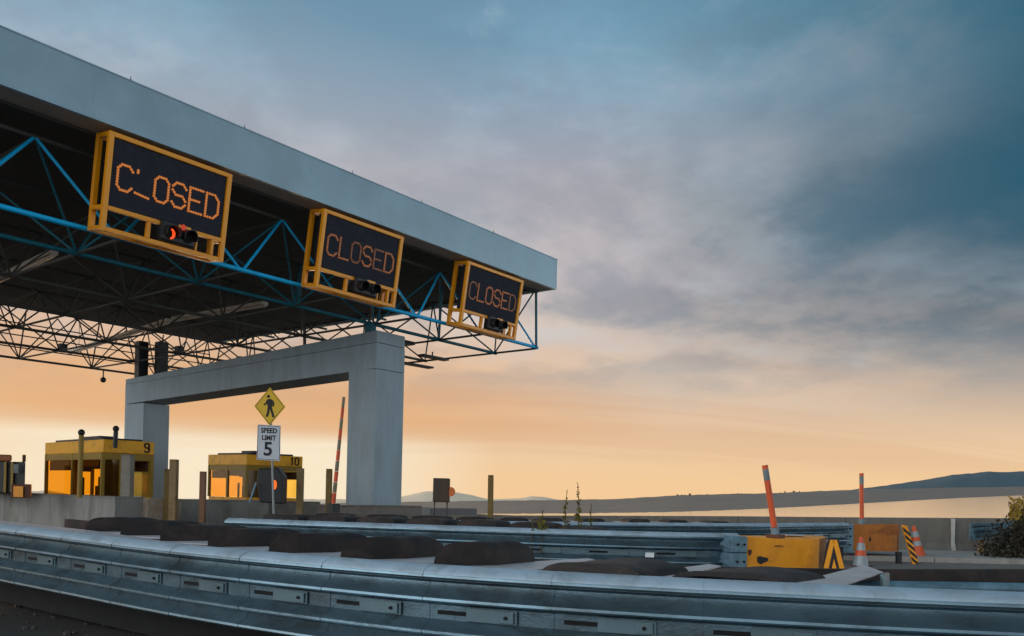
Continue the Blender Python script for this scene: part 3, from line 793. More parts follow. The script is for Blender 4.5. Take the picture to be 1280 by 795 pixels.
# pedestrian and speed limit signs on one pole
f = 22.6
def sp(px, py, df=0): ff = f + df; return at(ff, rz(ff, px), H + (horiz(px) - py) / 1040 * ff)
def roll_px(px, py):   # photograph pixel to bearing / height at this distance
    dx, dy = px - 640, py - 619.5; c_, s_ = math.cos(ROLL), math.sin(ROLL)
    return at(f, (dx * c_ + dy * s_) / 1040 * f, H - (-dx * s_ + dy * c_) / 1040 * f)
R = roll_px
foot = R(342, 655)
sgn = thing('road_sign', tuple(foot), 'yellow pedestrian diamond above a white speed limit 5 plate on a thin pole', 'road sign')
MB().tube(R(342, 660) + fwd0 * .04, R(337.5, 500) + fwd0 * .04, .028, n=8).build('pole', steel_pole, sgn, smooth=True)
dm = [R(337.3, 484), R(356.6, 508.5), R(336.8, 532), R(317.8, 507.5)]
MB().prism([p - fwd0 * .002 for p in dm], fwd0 * .02).build('diamond_plate', sign_y, sgn, .004)
ctr = sum(dm, Vector()) / 4
mb = MB()
def edge(a, b_, w):
    d = (b_ - a).normalized(); nn_ = d.cross(fwd0) * w
    mb.prism([a - fwd0 * .006, b_ - fwd0 * .006, b_ + nn_ - fwd0 * .006, a + nn_ - fwd0 * .006], fwd0 * .003)
ins_ = [ctr + (p - ctr) * .9 for p in dm]
for a, b_ in zip(ins_, ins_[1:] + ins_[:1]): edge(a, b_, .011)
mb.build('border', ink, sgn)
# walking figure
mb = MB()
def limb(pts, w):
    for (a, b_) in zip(pts, pts[1:]):
        A2, B2 = R(*a) - fwd0 * .008, R(*b_) - fwd0 * .008; d = (B2 - A2).normalized(); n2 = d.cross(fwd0) * (w / 2)
        mb.prism([A2 + n2, A2 - n2, B2 - n2, B2 + n2], -fwd0 * .004)
hc = R(335.7, 495.5) - fwd0 * .008
mb.prism([hc + right0 * .04 * math.cos(a) + up0 * .045 * math.sin(a) for a in [2 * PI * k / 12 for k in range(12)]], -fwd0 * .004)
mb.prism([R(*p) - fwd0 * .0065 for p in ((334.2, 499), (338.6, 498.6), (341, 500.5), (339.6, 510.5), (335, 510.5), (333.6, 503))], -fwd0 * .004)
limb([(334.4, 500.5), (332.6, 504.5), (329.8, 505.8)], .045)
limb([(340.3, 500.5), (342.2, 504.5), (341, 508)], .045)
limb([(336, 510), (335.3, 515.5), (333.3, 521)], .06)
limb([(338.6, 510), (340.2, 515.5), (342, 521.5)], .06)
mb.build('walking_figure', ink, sgn)
pl = [R(322.2, 530.6), R(350.8, 532), R(350, 576.5), R(320.8, 574.5)]
MB().prism([p - fwd0 * .01 for p in pl], fwd0 * .02).build('speed_plate', sign_w, sgn, .004)
ctr = sum(pl, Vector()) / 4
mb = MB()
ins_ = [ctr + (p - ctr) * .93 for p in pl]
for a, b_ in zip(ins_, ins_[1:] + ins_[:1]):
    d = (b_ - a).normalized(); nn_ = d.cross(fwd0) * .012
    mb.prism([a - fwd0 * .013, b_ - fwd0 * .013, b_ + nn_ - fwd0 * .013, a + nn_ - fwd0 * .013], fwd0 * .003)
mb.build('border', ink, sgn)
def text_on(txt, body_c, size, name, sx=1.0, bold=.0):
    cu = bpy.data.curves.new(name, 'FONT'); cu.body = txt; cu.size = size; cu.align_x = 'CENTER'; cu.align_y = 'CENTER'
    cu.extrude = .003; cu.offset = bold; cu.resolution_u = 3
    to = bpy.data.objects.new(name + '_curve', cu); COL.objects.link(to)
    dg = bpy.context.evaluated_depsgraph_get(); me = bpy.data.meshes.new_from_object(to.evaluated_get(dg))
    bpy.data.objects.remove(to)
    ux = (pl[1] - pl[0]).normalized(); uy = (pl[0] - pl[3]).normalized(); uz = ux.cross(uy)
    mm = Matrix((ux * sx, uy, uz)).transposed().to_4x4(); mm.translation = body_c - fwd0 * .014
    me.transform(mm); me.materials.clear(); me.materials.append(ink)
    o = bpy.data.objects.new(name, me); COL.objects.link(o); o.parent = sgn; o.location = -sgn.location
    return o
text_on('SPEED', R(336.6, 538.6), .19, 'lettering', .86, .006)
text_on('LIMIT', R(336.2, 547.6), .19, 'lettering', .86, .006)
text_on('5', R(335.2, 562), .52, 'lettering', 1.0, .012)
# dark signal cabinet in front of booth 10
f = 24.5
cb_ = thing('signal_cabinet', tuple(R(337, 627)), 'black cabinet with a glowing orange lens in front of booth 10', 'signal cabinet')
pts = [R(324, 628), R(353, 630), R(354, 596), R(347, 584), R(322, 586), R(321, 600)]
MB().prism(pts, fwd0 * .5).build('body', black_m, cb_, .04)
c = R(343.5, 606) - fwd0 * .01
MB().prism([c + right0 * .065 * math.cos(a) + up0 * .14 * math.sin(a) for a in [2 * PI * k / 16 for k in range(16)]], -fwd0 * .02).build('lens', or_on, cb_)
MB().tube(R(316, 628) - fwd0 * .3, R(323, 603) - fwd0 * .2, .03, n=6).build('prop', gal_d, cb_)

# ------------------------------------------------------------------ crash cushions
# side section of a fender panel: (outward, z) from the top lip down
PROF = [(0, -.45), (.045, -.464), (.078, -.484), (.09, -.502), (.092, -.52), (.084, -.534), (.032, -.545), (.022, -.56), (.030, -.60), (.066, -.634), (.088, -.649),
        (.092, -.664), (.084, -.675), (.030, -.686), (.018, -.70), (.018, -.79), (.040, -.815), (.078, -.838), (.091, -.851), (.092, -.866), (.084, -.877),
        (.030, -.888), (.022, -.902), (.036, -.94), (.074, -.965), (.089, -.978), (.092, -.993), (.084, -1.005), (.030, -1.015), (0, -1.02)]
PROF = [(o_ * 1.3, z_) for o_, z_ in PROF]
class Path:
    def __init__(s, pts):
        # Catmull-Rom resampling in plan
        P = [Vector((p[0], p[1], p[2] if len(p) > 2 else 0)) for p in pts]
        P = [P[0] * 2 - P[1]] + P + [P[-1] * 2 - P[-2]]
        s.p = []
        for i in range(1, len(P) - 2):
            for k in range(12):
                t_ = k / 12; a, b_, c_, d_ = P[i - 1:i + 3]
                s.p.append(.5 * ((2 * b_) + (c_ - a) * t_ + (2 * a - 5 * b_ + 4 * c_ - d_) * t_ ** 2 + (3 * b_ - a - 3 * c_ + d_) * t_ ** 3))
        s.p.append(P[-2]); s.s = [0]
        for a, b_ in zip(s.p, s.p[1:]): s.s.append(s.s[-1] + (b_ - a).length)
        s.len = s.s[-1]
    def at(s, d):
        d = max(0, min(s.len, d)); i = max(1, min(len(s.s) - 1, bisect.bisect(s.s, d)))
        t_ = (d - s.s[i - 1]) / (s.s[i] - s.s[i - 1]); return s.p[i - 1].lerp(s.p[i], t_)
    def frame(s, d):
        a, b_ = s.at(d - .05), s.at(d + .05); u = (b_ - a); u.z = 0; u.normalize()
        return s.at(d), u, Vector((-u.y, u.x, 0))     # position, along, left normal
def beam_panel(path, d0, d1, parent, m_, side=1, proud=0, flare=.004, name='fender_panel', sc=1, closed_end=True):
    """corrugated side panel between two stations; its near end is splayed slightly over the next one"""
    mb = MB(); n = max(3, int((d1 - d0) / .12)); m2 = len(PROF); th = .006
    vs = []
    for i in range(n + 1):
        d = d0 + (d1 - d0) * i / n; p, u, nr = path.frame(d)
        ex = proud + flare * (max(0, (i / n - .82)) / .18 if flare > 0 else 0)
        for (o_, z) in PROF:
            vs.append(p + nr * side * (-(.0) + (o_ + ex) * sc) + Vector((0, 0, H + z * 1 + (0 if sc == 1 else 0))))
    for i in range(n + 1):
        d = d0 + (d1 - d0) * i / n; p, u, nr = path.frame(d)
        ex = proud + flare * (max(0, (i / n - .82)) / .18 if flare > 0 else 0) - th
        for (o_, z) in PROF: vs.append(p + nr * side * (o_ + ex) * sc + Vector((0, 0, H + z)))
    K = (n + 1) * m2; fs = []
    for i in range(n):
        for j in range(m2 - 1):
            a = i * m2 + j; fs.append((a, a + 1, a + m2 + 1, a + m2)); fs.append((K + a, K + a + m2, K + a + m2 + 1, K + a + 1))
    for i in (0, n):
        for j in range(m2 - 1):
            a = i * m2 + j; fs.append((a, K + a, K + a + 1, a + 1))
    for i in range(n):
        for j in (0, m2 - 1):
            a = i * m2 + j; fs.append((a, a + m2, K + a + m2, K + a))
    mb.add(vs, fs)
    for q, f_ in enumerate(mb.f):
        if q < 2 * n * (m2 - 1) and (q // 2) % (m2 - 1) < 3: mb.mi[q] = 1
    return mb.build(name, [m_, dusty_lit], parent, smooth=True)
def detail(path, d, parent, side, slot_len=.2, plate_len=.34, z=-.745, bolt=True):
    p, u, nr = path.frame(d)
    o_ = .0265
    base_ = p + nr * side * o_ + Vector((0, 0, H + z))
    MB().obox(base_ - u * slot_len - Vector((0, 0, .013)), u * slot_len, nr * side * .003, (0, 0, .026)).build('slot', slot_m, parent)
    MB().obox(base_ + u * .002 - Vector((0, 0, .042)), u * plate_len, nr * side * .010, (0, 0, .084)).build('cover_strip', gal_l, parent, .003)
    if bolt:
        MB().obox(base_ + u * (plate_len * .66) + nr * side * .0105 - Vector((0, 0, .034)), u * .10, nr * side * .014, (0, 0, .068)).build('washer_plate', gal_l, parent, .004)
        c = base_ + u * (plate_len * .66 + .05) + nr * side * .0245
        MB().tube(c, c + nr * side * .012, .011, n=8).build('bolt', slot_m, parent)
def hump(parent, C0, C1, ext, h, zb=-.47, p=.62, solid=True, drop=.02):
    """bowed rubber cell cover: arch from C0 to C1 (plan), swept along ext"""
    C0, C1, ext = Vector((C0[0], C0[1], 0)), Vector((C1[0], C1[1], 0)), Vector((ext[0], ext[1], 0))
    n = 18; mb = MB(); rows = []
    m_ = 5
    for j in range(m_ + 1):
        row = []
        for i in range(n + 1):
            a = PI * i / n; x = .5 - .5 * math.copysign(abs(math.cos(a)) ** .9, math.cos(a)); z = math.sin(a) ** p
            q = C0.lerp(C1, x) + ext * (j / m_)
            row.append(Vector((q.x, q.y, H + zb + h * z * (1 - drop * 2 * (j / m_)) + .004 * math.sin(9 * x + j * 2))))
        rows.append(row)
    vs = [v for r_ in rows for v in r_]
    w = n + 1
    fs = [(j * w + i, j * w + i + 1, (j + 1) * w + i + 1, (j + 1) * w + i) for j in range(m_) for i in range(n)]
    if solid:
        lo = len(vs); vs += [Vector((v.x, v.y, H + zb - .25)) for v in rows[0]] + [Vector((v.x, v.y, H + zb - .25)) for v in rows[-1]]
        for i in range(n):
            fs.append((i, lo + i, lo + i + 1, i + 1)); b2 = m_ * w; fs.append((b2 + i, b2 + i + 1, lo + w + i + 1, lo + w + i))
    else:
        t_ = .03; lo = len(vs)
        vs += [Vector((v.x, v.y, v.z - t_)) for v in vs[:]]
        fs += [(lo + a, lo + d_, lo + c_, lo + b2) for (a, b2, c_, d_) in fs[:]]
        for i in range(n):
            fs.append((i, i + 1, lo + i + 1, lo + i)); b2 = m_ * w; fs.append((b2 + i, lo + b2 + i, lo + b2 + i + 1, b2 + i + 1))
    mb.add(vs, fs)
    return mb.build('rubber_cell', rubber, parent, smooth=True)
def plate(parent, pts, zb=-.462, th=.012, m_=plate_m, name='cover_plate'):
    z = [p[2] if len(p) > 2 else zb for p in pts]
    return MB().prism([(p[0], p[1], H + zz_ - th) for p, zz_ in zip(pts, z)], (0, 0, th)).build(name, m_, parent, .004)

# --- the near one, along the bottom of the picture
near = thing('crash_cushion', (4.4, 5, 0), 'nearest crash cushion with corrugated steel side filling the foreground', 'crash cushion', 'crash cushions ahead of the toll islands')
def rail_z(y): return .008 + max(0, y - 6.2) * .013          # the lane climbs a little toward the booths
front = Path([(x_, y_, rail_z(y_)) for x_, y_ in [(3.37, 14.0), (3.43, 11.6), (3.49, 9.2), (3.55, 7.6), (3.60, 6.25), (3.66, 5.06), (3.80, 3.9), (3.97, 3.14), (4.22, 2.4), (4.455, 1.83), (4.77, 1.15), (5.09, .56), (5.62, -.35), (6.32, -1.5)]])
# stations by y: panel joints
def station(path, y):
    lo, hi = 0, path.len
    for _ in range(40):
        mid_ = (lo + hi) / 2
        if path.at(mid_).y > y: lo = mid_
        else: hi = mid_
    return lo
ys = [13.2, 12.3, 11.4, 10.5, 9.6, 8.72, 7.85, 7.0, 6.15, 5.3, 4.5, 3.7, 2.9, 2.1, 1.3, .5, -.4, -1.2]
for a, b_ in zip(ys, ys[1:]):
    d0, d1 = station(front, a), station(front, b_)
    pn = beam_panel(front, d0, d1 + .10, near, gal, side=-1, proud=0)
    detail(front, d0 + .36, pn, -1)
# black sheet behind the side panels, standing in for the shade inside
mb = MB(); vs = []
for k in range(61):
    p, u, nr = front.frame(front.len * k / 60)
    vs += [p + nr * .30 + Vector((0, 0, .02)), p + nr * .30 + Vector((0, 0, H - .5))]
mb.add(vs, [(2 * k, 2 * k + 2, 2 * k + 3, 2 * k + 1) for k in range(60)]); mb.build('dark_backing', slot_m, near)
Cn = [(3.99, 8.5), (3.94, 7.7), (3.80, 6.75), (3.72, 5.9), (3.71, 5.1), (3.74, 4.35), (3.87, 3.61)]
Ls = [.34, .36, .4, .42, .46, .46, .45]
Hs = [.155, .155, .15, .155, .155, .165, .165]
mb = MB(); vs = []                             # flat cap between the side panel and the cells
for k in range(25):
    y = 12.5 - k * .37; p = front.at(station(front, y))
    xi = 4.02 if y > 8.5 else 4.02 - (8.5 - y) * .098 if y > 5.6 else 3.74 if y > 4.4 else 3.74 + (4.4 - y) * .2
    vs += [Vector((p.x + .01, y, H - .462 + rail_z(y))), Vector((max(xi, p.x + .03), y - .02, H - .470 + rail_z(y) * .6))]
mb.add(vs, [(2 * k, 2 * k + 2, 2 * k + 3, 2 * k + 1) for k in range(24)]); mb.build('top_cap', plate_m, near)
for (x, y), L_, h_ in zip(Cn, Ls, Hs):
    hump(near, (x, y), (x + .43, y - .17), (L_, .02), h_, p=.5 if y > 6 else .62 if y > 4.4 else .72)
    plate(near, [(x - .03, y + .02), (x + .05, y - .3), (x + .13, y - .57), (x + 1.35, y - .4), (x + 1.5, y - .2), (x + .1, y - .03)])
hump(near, (4.09, 2.93), (4.24, 2.33), (.62, 0), .085, p=.8)
hump(near, (4.34, 2.2), (4.56, 1.62), (.6, -.05), .07, p=.8, solid=False)
plate(near, [(4.0, 2.98), (4.14, 2.62), (4.17, 2.36), (5.7, 2.42), (5.72, 2.55), (4.3, 2.5)] if False else [(4.25, 2.52), (4.345, 2.21), (5.58, 2.43), (5.66, 2.56)])
plate(near, [(4.70, 1.62), (4.735, 1.37), (5.80, 1.44), (6.0, 1.45), (6.55, 1.72)], -.456)
MB().prism([(5.81, 1.43, H - .458), (6.0, 1.44, H - .458), (5.98, 1.43, H - .56), (5.80, 1.42, H - .56)], (0, -.03, 0)).build('end_lip', gal_l, near, .008)
# inner floor: dark trough under the cells
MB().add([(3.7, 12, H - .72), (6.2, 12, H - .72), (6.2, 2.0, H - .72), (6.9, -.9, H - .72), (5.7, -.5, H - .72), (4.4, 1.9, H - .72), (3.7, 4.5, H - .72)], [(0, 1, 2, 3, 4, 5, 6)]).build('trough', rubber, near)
# far side, seen from inside: its shade is put into the dark colour
far = Path([(5.35, 12), (5.2, 8), (5.2, 5), (5.2, 3.85), (5.43, 3.35), (5.72, 2.6), (6.04, 2.26), (6.5, 1.77), (7.1, 1.28), (7.67, .86), (8.6, .1), (9.8, -.9)])
mb = MB(); vs = []
for k in range(61):
    p, u, nr = far.frame(far.len * k / 60); zt = H - .47 - .02 * min(1, k / 40)
    vs += [p + Vector((0, 0, .1)), p + Vector((0, 0, zt)), p + nr * .05 + Vector((0, 0, zt)), p + nr * .05 + Vector((0, 0, .1))]
mb.add(vs, [(4 * k + j, 4 * k + 4 + j, 4 * k + 5 + j, 4 * k + 1 + j) for k in range(60) for j in range(3)]); mb.build('shaded_side_panel', rubber, near)
rl = Path([(5.42, 1.55), (5.8, 1.1), (6.2, .62), (6.7, .05), (7.4, -.8)])
rl = Path([(5.6, 1.9), (6.1, 1.45), (6.6, .9), (6.87, .6), (7.5, -.1), (8.3, -1.0)])
mb = MB(); nseg = 30
for k in range(nseg):
    a = rl.at(rl.len * k / nseg); b_ = rl.at(rl.len * (k + 1) / nseg)
    mb.tube(a + Vector((0, 0, H - .565)), b_ + Vector((0, 0, H - .565)), .042, n=12, cap=k in (0, nseg - 1))
mb.build('guide_tube', gal_d, near, smooth=True)

# --- the middle and far ones
def far_cushion(pts, corners, hump_h, hw, ext, label, tips=(), panels=.92, zshift=0, arch=.45):
    root = thing('crash_cushion', (pts[len(pts) // 2][0], pts[len(pts) // 2][1], 0), label, 'crash cushion', 'crash cushions ahead of the toll islands')
    P = Path([(x, y) for x, y in pts]); d = 0
    while d < P.len - .2:
        pn = beam_panel(P, d, min(d + panels + .08, P.len), root, gal, side=-1)
        detail(P, d + .4, pn, -1, .26, .28, bolt=False)
        d += panels
    mb = MB(); vs = []
    for k in range(41):
        p, u, nr = P.frame(P.len * k / 40); vs += [p + nr * .03 + Vector((0, 0, .02)), p + nr * .03 + Vector((0, 0, H - .49)), p + nr * .9 + Vector((0, 0, H - .52)), p + nr * .95 + Vector((0, 0, .02))]
    mb.add(vs, [(4 * k + j, 4 * k + 4 + j, 4 * k + 5 + j, 4 * k + 1 + j) for k in range(40) for j in range(3)]); mb.build('dark_backing', rubber, root)
    for (d_, h_) in corners:
        p, u, nr = P.frame(d_); a = p + nr * .14; b_ = a + u * hw * .9 + nr * .12
        hump(root, (a.x, a.y), (b_.x, b_.y), (nr.x * ext + u.x * .1, nr.y * ext + u.y * .1), h_, p=arch)
        q0_ = p + nr * .02 - u * .02; 
        plate(root, [tuple(q0_)[:2], tuple(q0_ + u * .34)[:2], tuple(q0_ + u * .30 + nr * .8)[:2], tuple(q0_ + u * .12 + nr * .85)[:2]], -.459)
    return root, P
mid_r, mid_p = far_cushion([(7.55, 11.4), (7.95, 10.4), (8.3, 9.55), (8.75, 8.45), (9.22, 7.38), (9.8, 6.17), (10.45, 5.2), (11.1, 4.62)],
    [(.5, .1), (1.3, .1), (2.1, .1), (2.9, .1), (3.7, .11), (4.5, .1), (5.2, .045)], .1, .62, .5,
    'middle crash cushion ending in a bright yellow curved nose with a tilted orange marker post', )
far_r, far_p = far_cushion([(9.2, 11.9), (9.95, 11.0), (11.35, 9.12), (13.0, 8.18), (16.0, 6.7), (18.4, 6.15), (20.2, 5.75)],
    [(.3, .08), (1.2, .08), (2.0, .08), (2.8, .08), (3.6, .08), (4.4, .08), (5.3, .08), (6.3, .08), (7.2, .07), (8.3, .05)], .08, .62, .5,
    'farthest crash cushion ending in a dull orange nose beside two traffic cones')
def nose(root, px0, px1, fa, fb, ytop, hgt_z, m_, dull, chev):
    """curved plastic nose with end bracket, chevron board and scuffs"""
    a = at(fa, rz(fa, px0), 0); b_ = at(fb, rz(fb, px1), 0)
    zt0 = H + (horiz(px0) - ytop[0]) / 1040 * fa; zt1 = H + (horiz(px1) - ytop[1]) / 1040 * fb
    d = b_ - a; Ln = d.length; u = d.normalized(); nr = Vector((-u.y, u.x, 0))
    depth = .8; mb = MB(); pl_ = []
    n = 14
    for i in range(n + 1):                       # plan: straight side, then rounded towards the tip
        tt = i / n
        off_ = 0 if tt < .72 else (1 - math.sqrt(max(0, 1 - ((tt - .72) / .28) ** 2))) * .42
        pl_.append((a + d * tt + nr * off_, zt0 + (zt1 - zt0) * tt - .035 * math.sin(PI * tt)))
    back = [(p + nr * (depth - 2 * (p - a - u * (p - a).dot(u)).length), z) for p, z in pl_][::-1]
    ringp = pl_ + back; K = len(ringp)
    lo = [Vector((p.x, p.y, hgt_z)) for p, z in ringp]; hi = [Vector((p.x, p.y, z)) for p, z in ringp]
    fs = [(i, (i + 1) % K, K + (i + 1) % K, K + i) for i in range(K)]
    mb.add(lo + hi, fs + [tuple(range(K)), tuple(range(K, 2 * K))[::-1]])
    for i in range(K):
        if (11 if not dull else 12) <= i <= 16: mb.mi[i] = 1
    mb.build('nose', [m_, mat('worn_brown_tip', (150, 92, 38), .7, 0, .35, 5, (70, 44, 30), .8, dscale=3)], root, .02, smooth=True)
    # scuffs: slightly proud skins
    def skin(t0, t1, z0, z1, mt, nm='scuff'):
        p0, p1 = a + d * t0 - nr * .006, a + d * t1 - nr * .006
        mb = MB(); pts = []
        for k in range(14):
            an = 2 * PI * k / 14; rr = 1 + .18 * math.sin(3 * an + t0 * 9) + random.uniform(-.12, .12)
            q = p0.lerp(p1, .5 + .5 * rr * math.cos(an)); pts.append(Vector((q.x, q.y, (z0 + z1) / 2 + (z1 - z0) / 2 * rr * math.sin(an))))
        mb.prism(pts, -nr * .004); mb.build(nm, mt, root)
    zc = zt0
    if not dull:
        skin(.10, .22, zc - .37, zc - .27, black_m); skin(.01, .05, zc - .26, zc - .17, scuff_m)
        skin(.28, .40, zc - .135, zc - .12, scuff_m)
    else:
        skin(.30, .34, zc - .42, zc - .30, black_m); skin(.5, .9, zc - .25, zc - .05, mat('dull_scuff', (146, 84, 34), .7))
    return a, b_, u, nr, zt0, zt1, Ln
a, b_, u, nr, zt0, zt1, Ln = nose(mid_r, 935, 1050, 11.35, 11.75, (670.5, 671.5), .42, nose_m, False, True)
# steel end bracket with tongues
for k, (z0, z1) in enumerate(((zt0 - .22, zt0), (zt0 - .46, zt0 - .225))):
    MB().obox(Vector((a.x, a.y, z0)) - u * .26 - nr * .03, u * .25, nr * .3, (0, 0, z1 - z0)).build('bracket', gal_d, mid_r, .01)
    zc = (z0 + z1) / 2
    q = Vector((a.x, a.y, 0)) - u * .265 - nr * .02
    MB().prism([q + Vector((0, 0, zc + .07)), q + Vector((0, 0, zc - .07)), q - u * .13 + Vector((0, 0, zc - .012)), q - u * .13 + Vector((0, 0, zc + .012))], nr * .05).build('tongue', gal_d, mid_r)
    for s in (.06, .16):
        c = Vector((a.x, a.y, zc)) - u * s - nr * .03; MB().tube(c, c - nr * .02, .016, n=6).build('bolt', slot_m, mid_r)
def chevron(root, px0, px1, px_t0, px_t1, fd, yt, yb):
    zt = H + (horiz(px0) - yt) / 1040 * fd; zb_ = H + (horiz(px0) - yb) / 1040 * fd
    A1, B1 = at(fd, rz(fd, px0), zb_), at(fd, rz(fd, px1), zb_); A2, B2 = at(fd + .1, rz(fd + .1, px_t0), zt), at(fd + .1, rz(fd + .1, px_t1), zt)
    MB().prism([A1, B1, B2, A2], fwd0 * .03).build('chevron_board', black_m, root)
    def Q(s, t_): return A1.lerp(B1, s).lerp(A2.lerp(B2, s), t_) - fwd0 * .006
    for (s0, s1, s2, s3) in ((0, .22, .62, .34), (1, .78, .38, .66)):
        MB().prism([Q(s0, 0), Q(s1, 0), Q(.5 + (.1 if s0 == 0 else -.1), .99), Q(.5 - (.3 if s0 == 0 else -.3), .99)], -fwd0 * .004).build('stripe', nose_m, root)
    MB().prism([Q(.36, 0), Q(.66, 0), Q(.5, .42)], -fwd0 * .004).build('stripe', nose_m, root)
chevron(mid_r, 1030, 1059, 1036, 1050, 11.2, 674.5, 716)
# flexible marker post on the middle cushion
def marker(px0, py0, px1, py1, fd, label, w=.085):
    zz0 = H + (horiz(px0) - py0) / 1040 * fd; zz1 = H + (horiz(px1) - py1) / 1040 * fd
    p, q = at(fd, rz(fd, px0), zz0), at(fd, rz(fd, px1), zz1)
    root = thing('marker_post', tuple(p), label, 'marker post', 'orange marker posts on the crash cushions')
    ks = [(0, .10, mat('weathered_base', (110, 130, 138), .6), 1.3), (.105, .78, orange_m, 1), (.782, .94, mat('faded_grey_band', (112, 122, 122), .5), 1.02), (.942, 1, orange_m, 1)]
    for t0, t1, mt, s in ks:
        MB().tube(p.lerp(q, t0), p.lerp(q, t1), w / 2 * s, n=12).build('base' if t0 == 0 else 'band', mt, root, smooth=True)
    MB().obox(p + Vector((-.1, -.1, -.05)), (.2, 0, 0), (0, .2, 0), (0, 0, .05)).build('foot', scuff_m, root)
marker(970.5, 668, 955, 581.5, 11.7, 'leaning orange marker post on the bright yellow nose')
marker(1078, 655, 1076, 591.5, 20, 'upright slim orange marker post on the dull orange nose', .1)
p = Vector(at(11.9, rz(11.9, 985), H - .50)); plate(mid_r, [tuple(p)[:2], tuple(p + right0 * .25)[:2], tuple(p + right0 * .3 + fwd0 * .3)[:2], tuple(p + fwd0 * .3)[:2]], -.47)

dull_m = mat('dull_orange_nose', (178, 104, 30), .6, 0, .14, 5, (120, 66, 30), .7, dscale=3)
a, b_, u, nr, zt0, zt1, Ln = nose(far_r, 1067, 1134, 19.7, 19.9, (654.5, 655), H - 1.12, dull_m, True, False)
MB().obox(Vector((a.x, a.y, zt0 - .68)) - u * .32 - nr * .05, u * .31, nr * .3, (0, 0, .68)).build('bracket', gal_d, far_r, .01)
for s in (.1, .2):
    for z in (.12, .3, .5):
        c = Vector((a.x, a.y, zt0 - z)) - u * s - nr * .05; MB().tube(c, c - nr * .03, .02, n=6).build('bolt', slot_m, far_r)
# white reflector on the middle cushion's side
p, u_, nr_ = mid_p.frame(station(mid_p, 5.55))
MB().obox(p - nr_ * .05 + Vector((0, 0, H - .80)), u_ * .12, -nr_ * .01, (0, 0, .065)).build('reflector', mat('white_reflector', (225, 232, 235), .4), mid_r)
# leaning striped board and leg by the dull nose
brd = thing('striped_board', tuple(at(18.6, rz(18.6, 1140), 0)), 'narrow yellow and black striped board leaning at the tip of the dull orange nose', 'hazard board')
fd = 18.9
def bp(px, py, ff=fd): return at(ff, rz(ff, px), H + (horiz(px) - py) / 1040 * ff)
MB().prism([bp(1128, 656), bp(1135, 657), bp(1151, 706), bp(1143, 706)], fwd0 * .04).build('board', nose_m, brd)
for k in range(5):
    t0 = .04 + k * .19
    def E_(s, t_): return bp(1128 + 7 * s + 15.5 * t_, 656.5 + 49 * t_) - fwd0 * .008
    MB().prism([E_(0, t0), E_(1, t0 + .16), E_(1, t0 + .26), E_(0, t0 + .10)], -fwd0 * .004).build('stripe', black_m, brd)
MB().prism([bp(1123, 690), bp(1129, 690), bp(1129, 708), bp(1124, 708)], fwd0 * .1).build('leg', black_m, brd)

# ------------------------------------------------------------------ traffic cones
def cone(px, fd, ytop, yb, label, wpx, tilt=0):
    zb_ = H + (horiz(px) - yb) / 1040 * fd; zt = H + (horiz(px) - ytop) / 1040 * fd
    p = at(fd, rz(fd, px), zb_); hh = zt - zb_; R0 = wpx / 2 / 1040 * fd
    root = thing('traffic_cone', tuple(p), label, 'traffic cone', 'traffic cones by the dull orange nose')
    MB().box(p.x - R0 * 1.25, p.x + R0 * 1.25, p.y - R0 * 1.25, p.y + R0 * 1.25, p.z - .002, p.z + .04).build('base', scuff_m, root, .01)
    tv = right0 * tilt
    segs = [(.05, .22, orange_m if tilt else reflect_m), (.222, .42, orange_m if tilt else reflect_m), (.422, .56, orange_m if not tilt else reflect_m), (.562, .68, reflect_m if not tilt else orange_m), (.682, .84, reflect_m), (.842, 1.0, orange_m)]
    if not tilt: segs = [(.05, .38, reflect_m), (.382, .56, orange_m), (.562, .80, reflect_m), (.802, 1.0, orange_m)]
    for t0, t1, mt in segs:
        MB().tube(p + Vector((0, 0, hh * t0)) + tv * t0, p + Vector((0, 0, hh * t1)) + tv * t1, R0 * (1 - .78 * t0), R0 * (1 - .78 * t1), n=20).build('sleeve', mt, root, smooth=True)
cone(1077.5, 17.9, 671, 709, 'traffic cone standing before the dull orange nose, its foot hidden by the pale plate', 20)
cone(1150, 20.3, 657.5, 700, 'tilted looking traffic cone behind the striped board, nearest the concrete barrier', 19, -.14)

# ------------------------------------------------------------------ right-hand barrier and paving
bar_r = thing('concrete_barrier', tuple(at(23, 8, 0)), 'long low grey concrete barrier across the right side before the water', 'barrier')
mb = MB(); pxs2 = [420, 520, 640, 760, 880, 1000, 1100, 1190, 1196, 1280, 1420]
tops = {420: -.62, 520: -.58, 640: -.555, 760: -.50, 880: -.44, 1000: -.405, 1100: -.372, 1190: -.335, 1196: -.333, 1280: -.295, 1420: -.24}
segs2 = [(420, 640), (640, 800), (800, 925), (925, 1060), (1060, 1191.5), (1195, 1330), (1330, 1450)]
def tz(px):
    ks = sorted(tops); i = max(1, min(len(ks) - 1, bisect.bisect(ks, px))); a, b2 = ks[i - 1], ks[i]
    return tops[a] + (tops[b2] - tops[a]) * (px - a) / (b2 - a)
for s0, s1 in segs2:
    s1 -= .5; mb = MB(); prof_ = [(0, 0), (0, .08), (.08, .3), (.12, 1), (.3, 1), (.34, .3), (.42, 0)]
    vs = []
    for px in (s0, s1):
        for (o_, hh) in prof_:
            ff = 23 + o_; vs.append(at(ff, rz(23, px), (H + tz(px)) * hh))
    K = len(prof_)
    mb.add(vs, [(j, (j + 1) % K, K + (j + 1) % K, K + j) for j in range(K)] + [tuple(range(K)), tuple(range(K, 2 * K))])
    mb.build('barrier_block', mat('dull_barrier_concrete', (112, 106, 98), .88, 0, .16, 3, (80, 74, 68), .6, .3, dscale=1.2, stretch=(1, 1, .35)), bar_r, .01)
c = at(22.98, rz(22.98, 1193.3), 0)
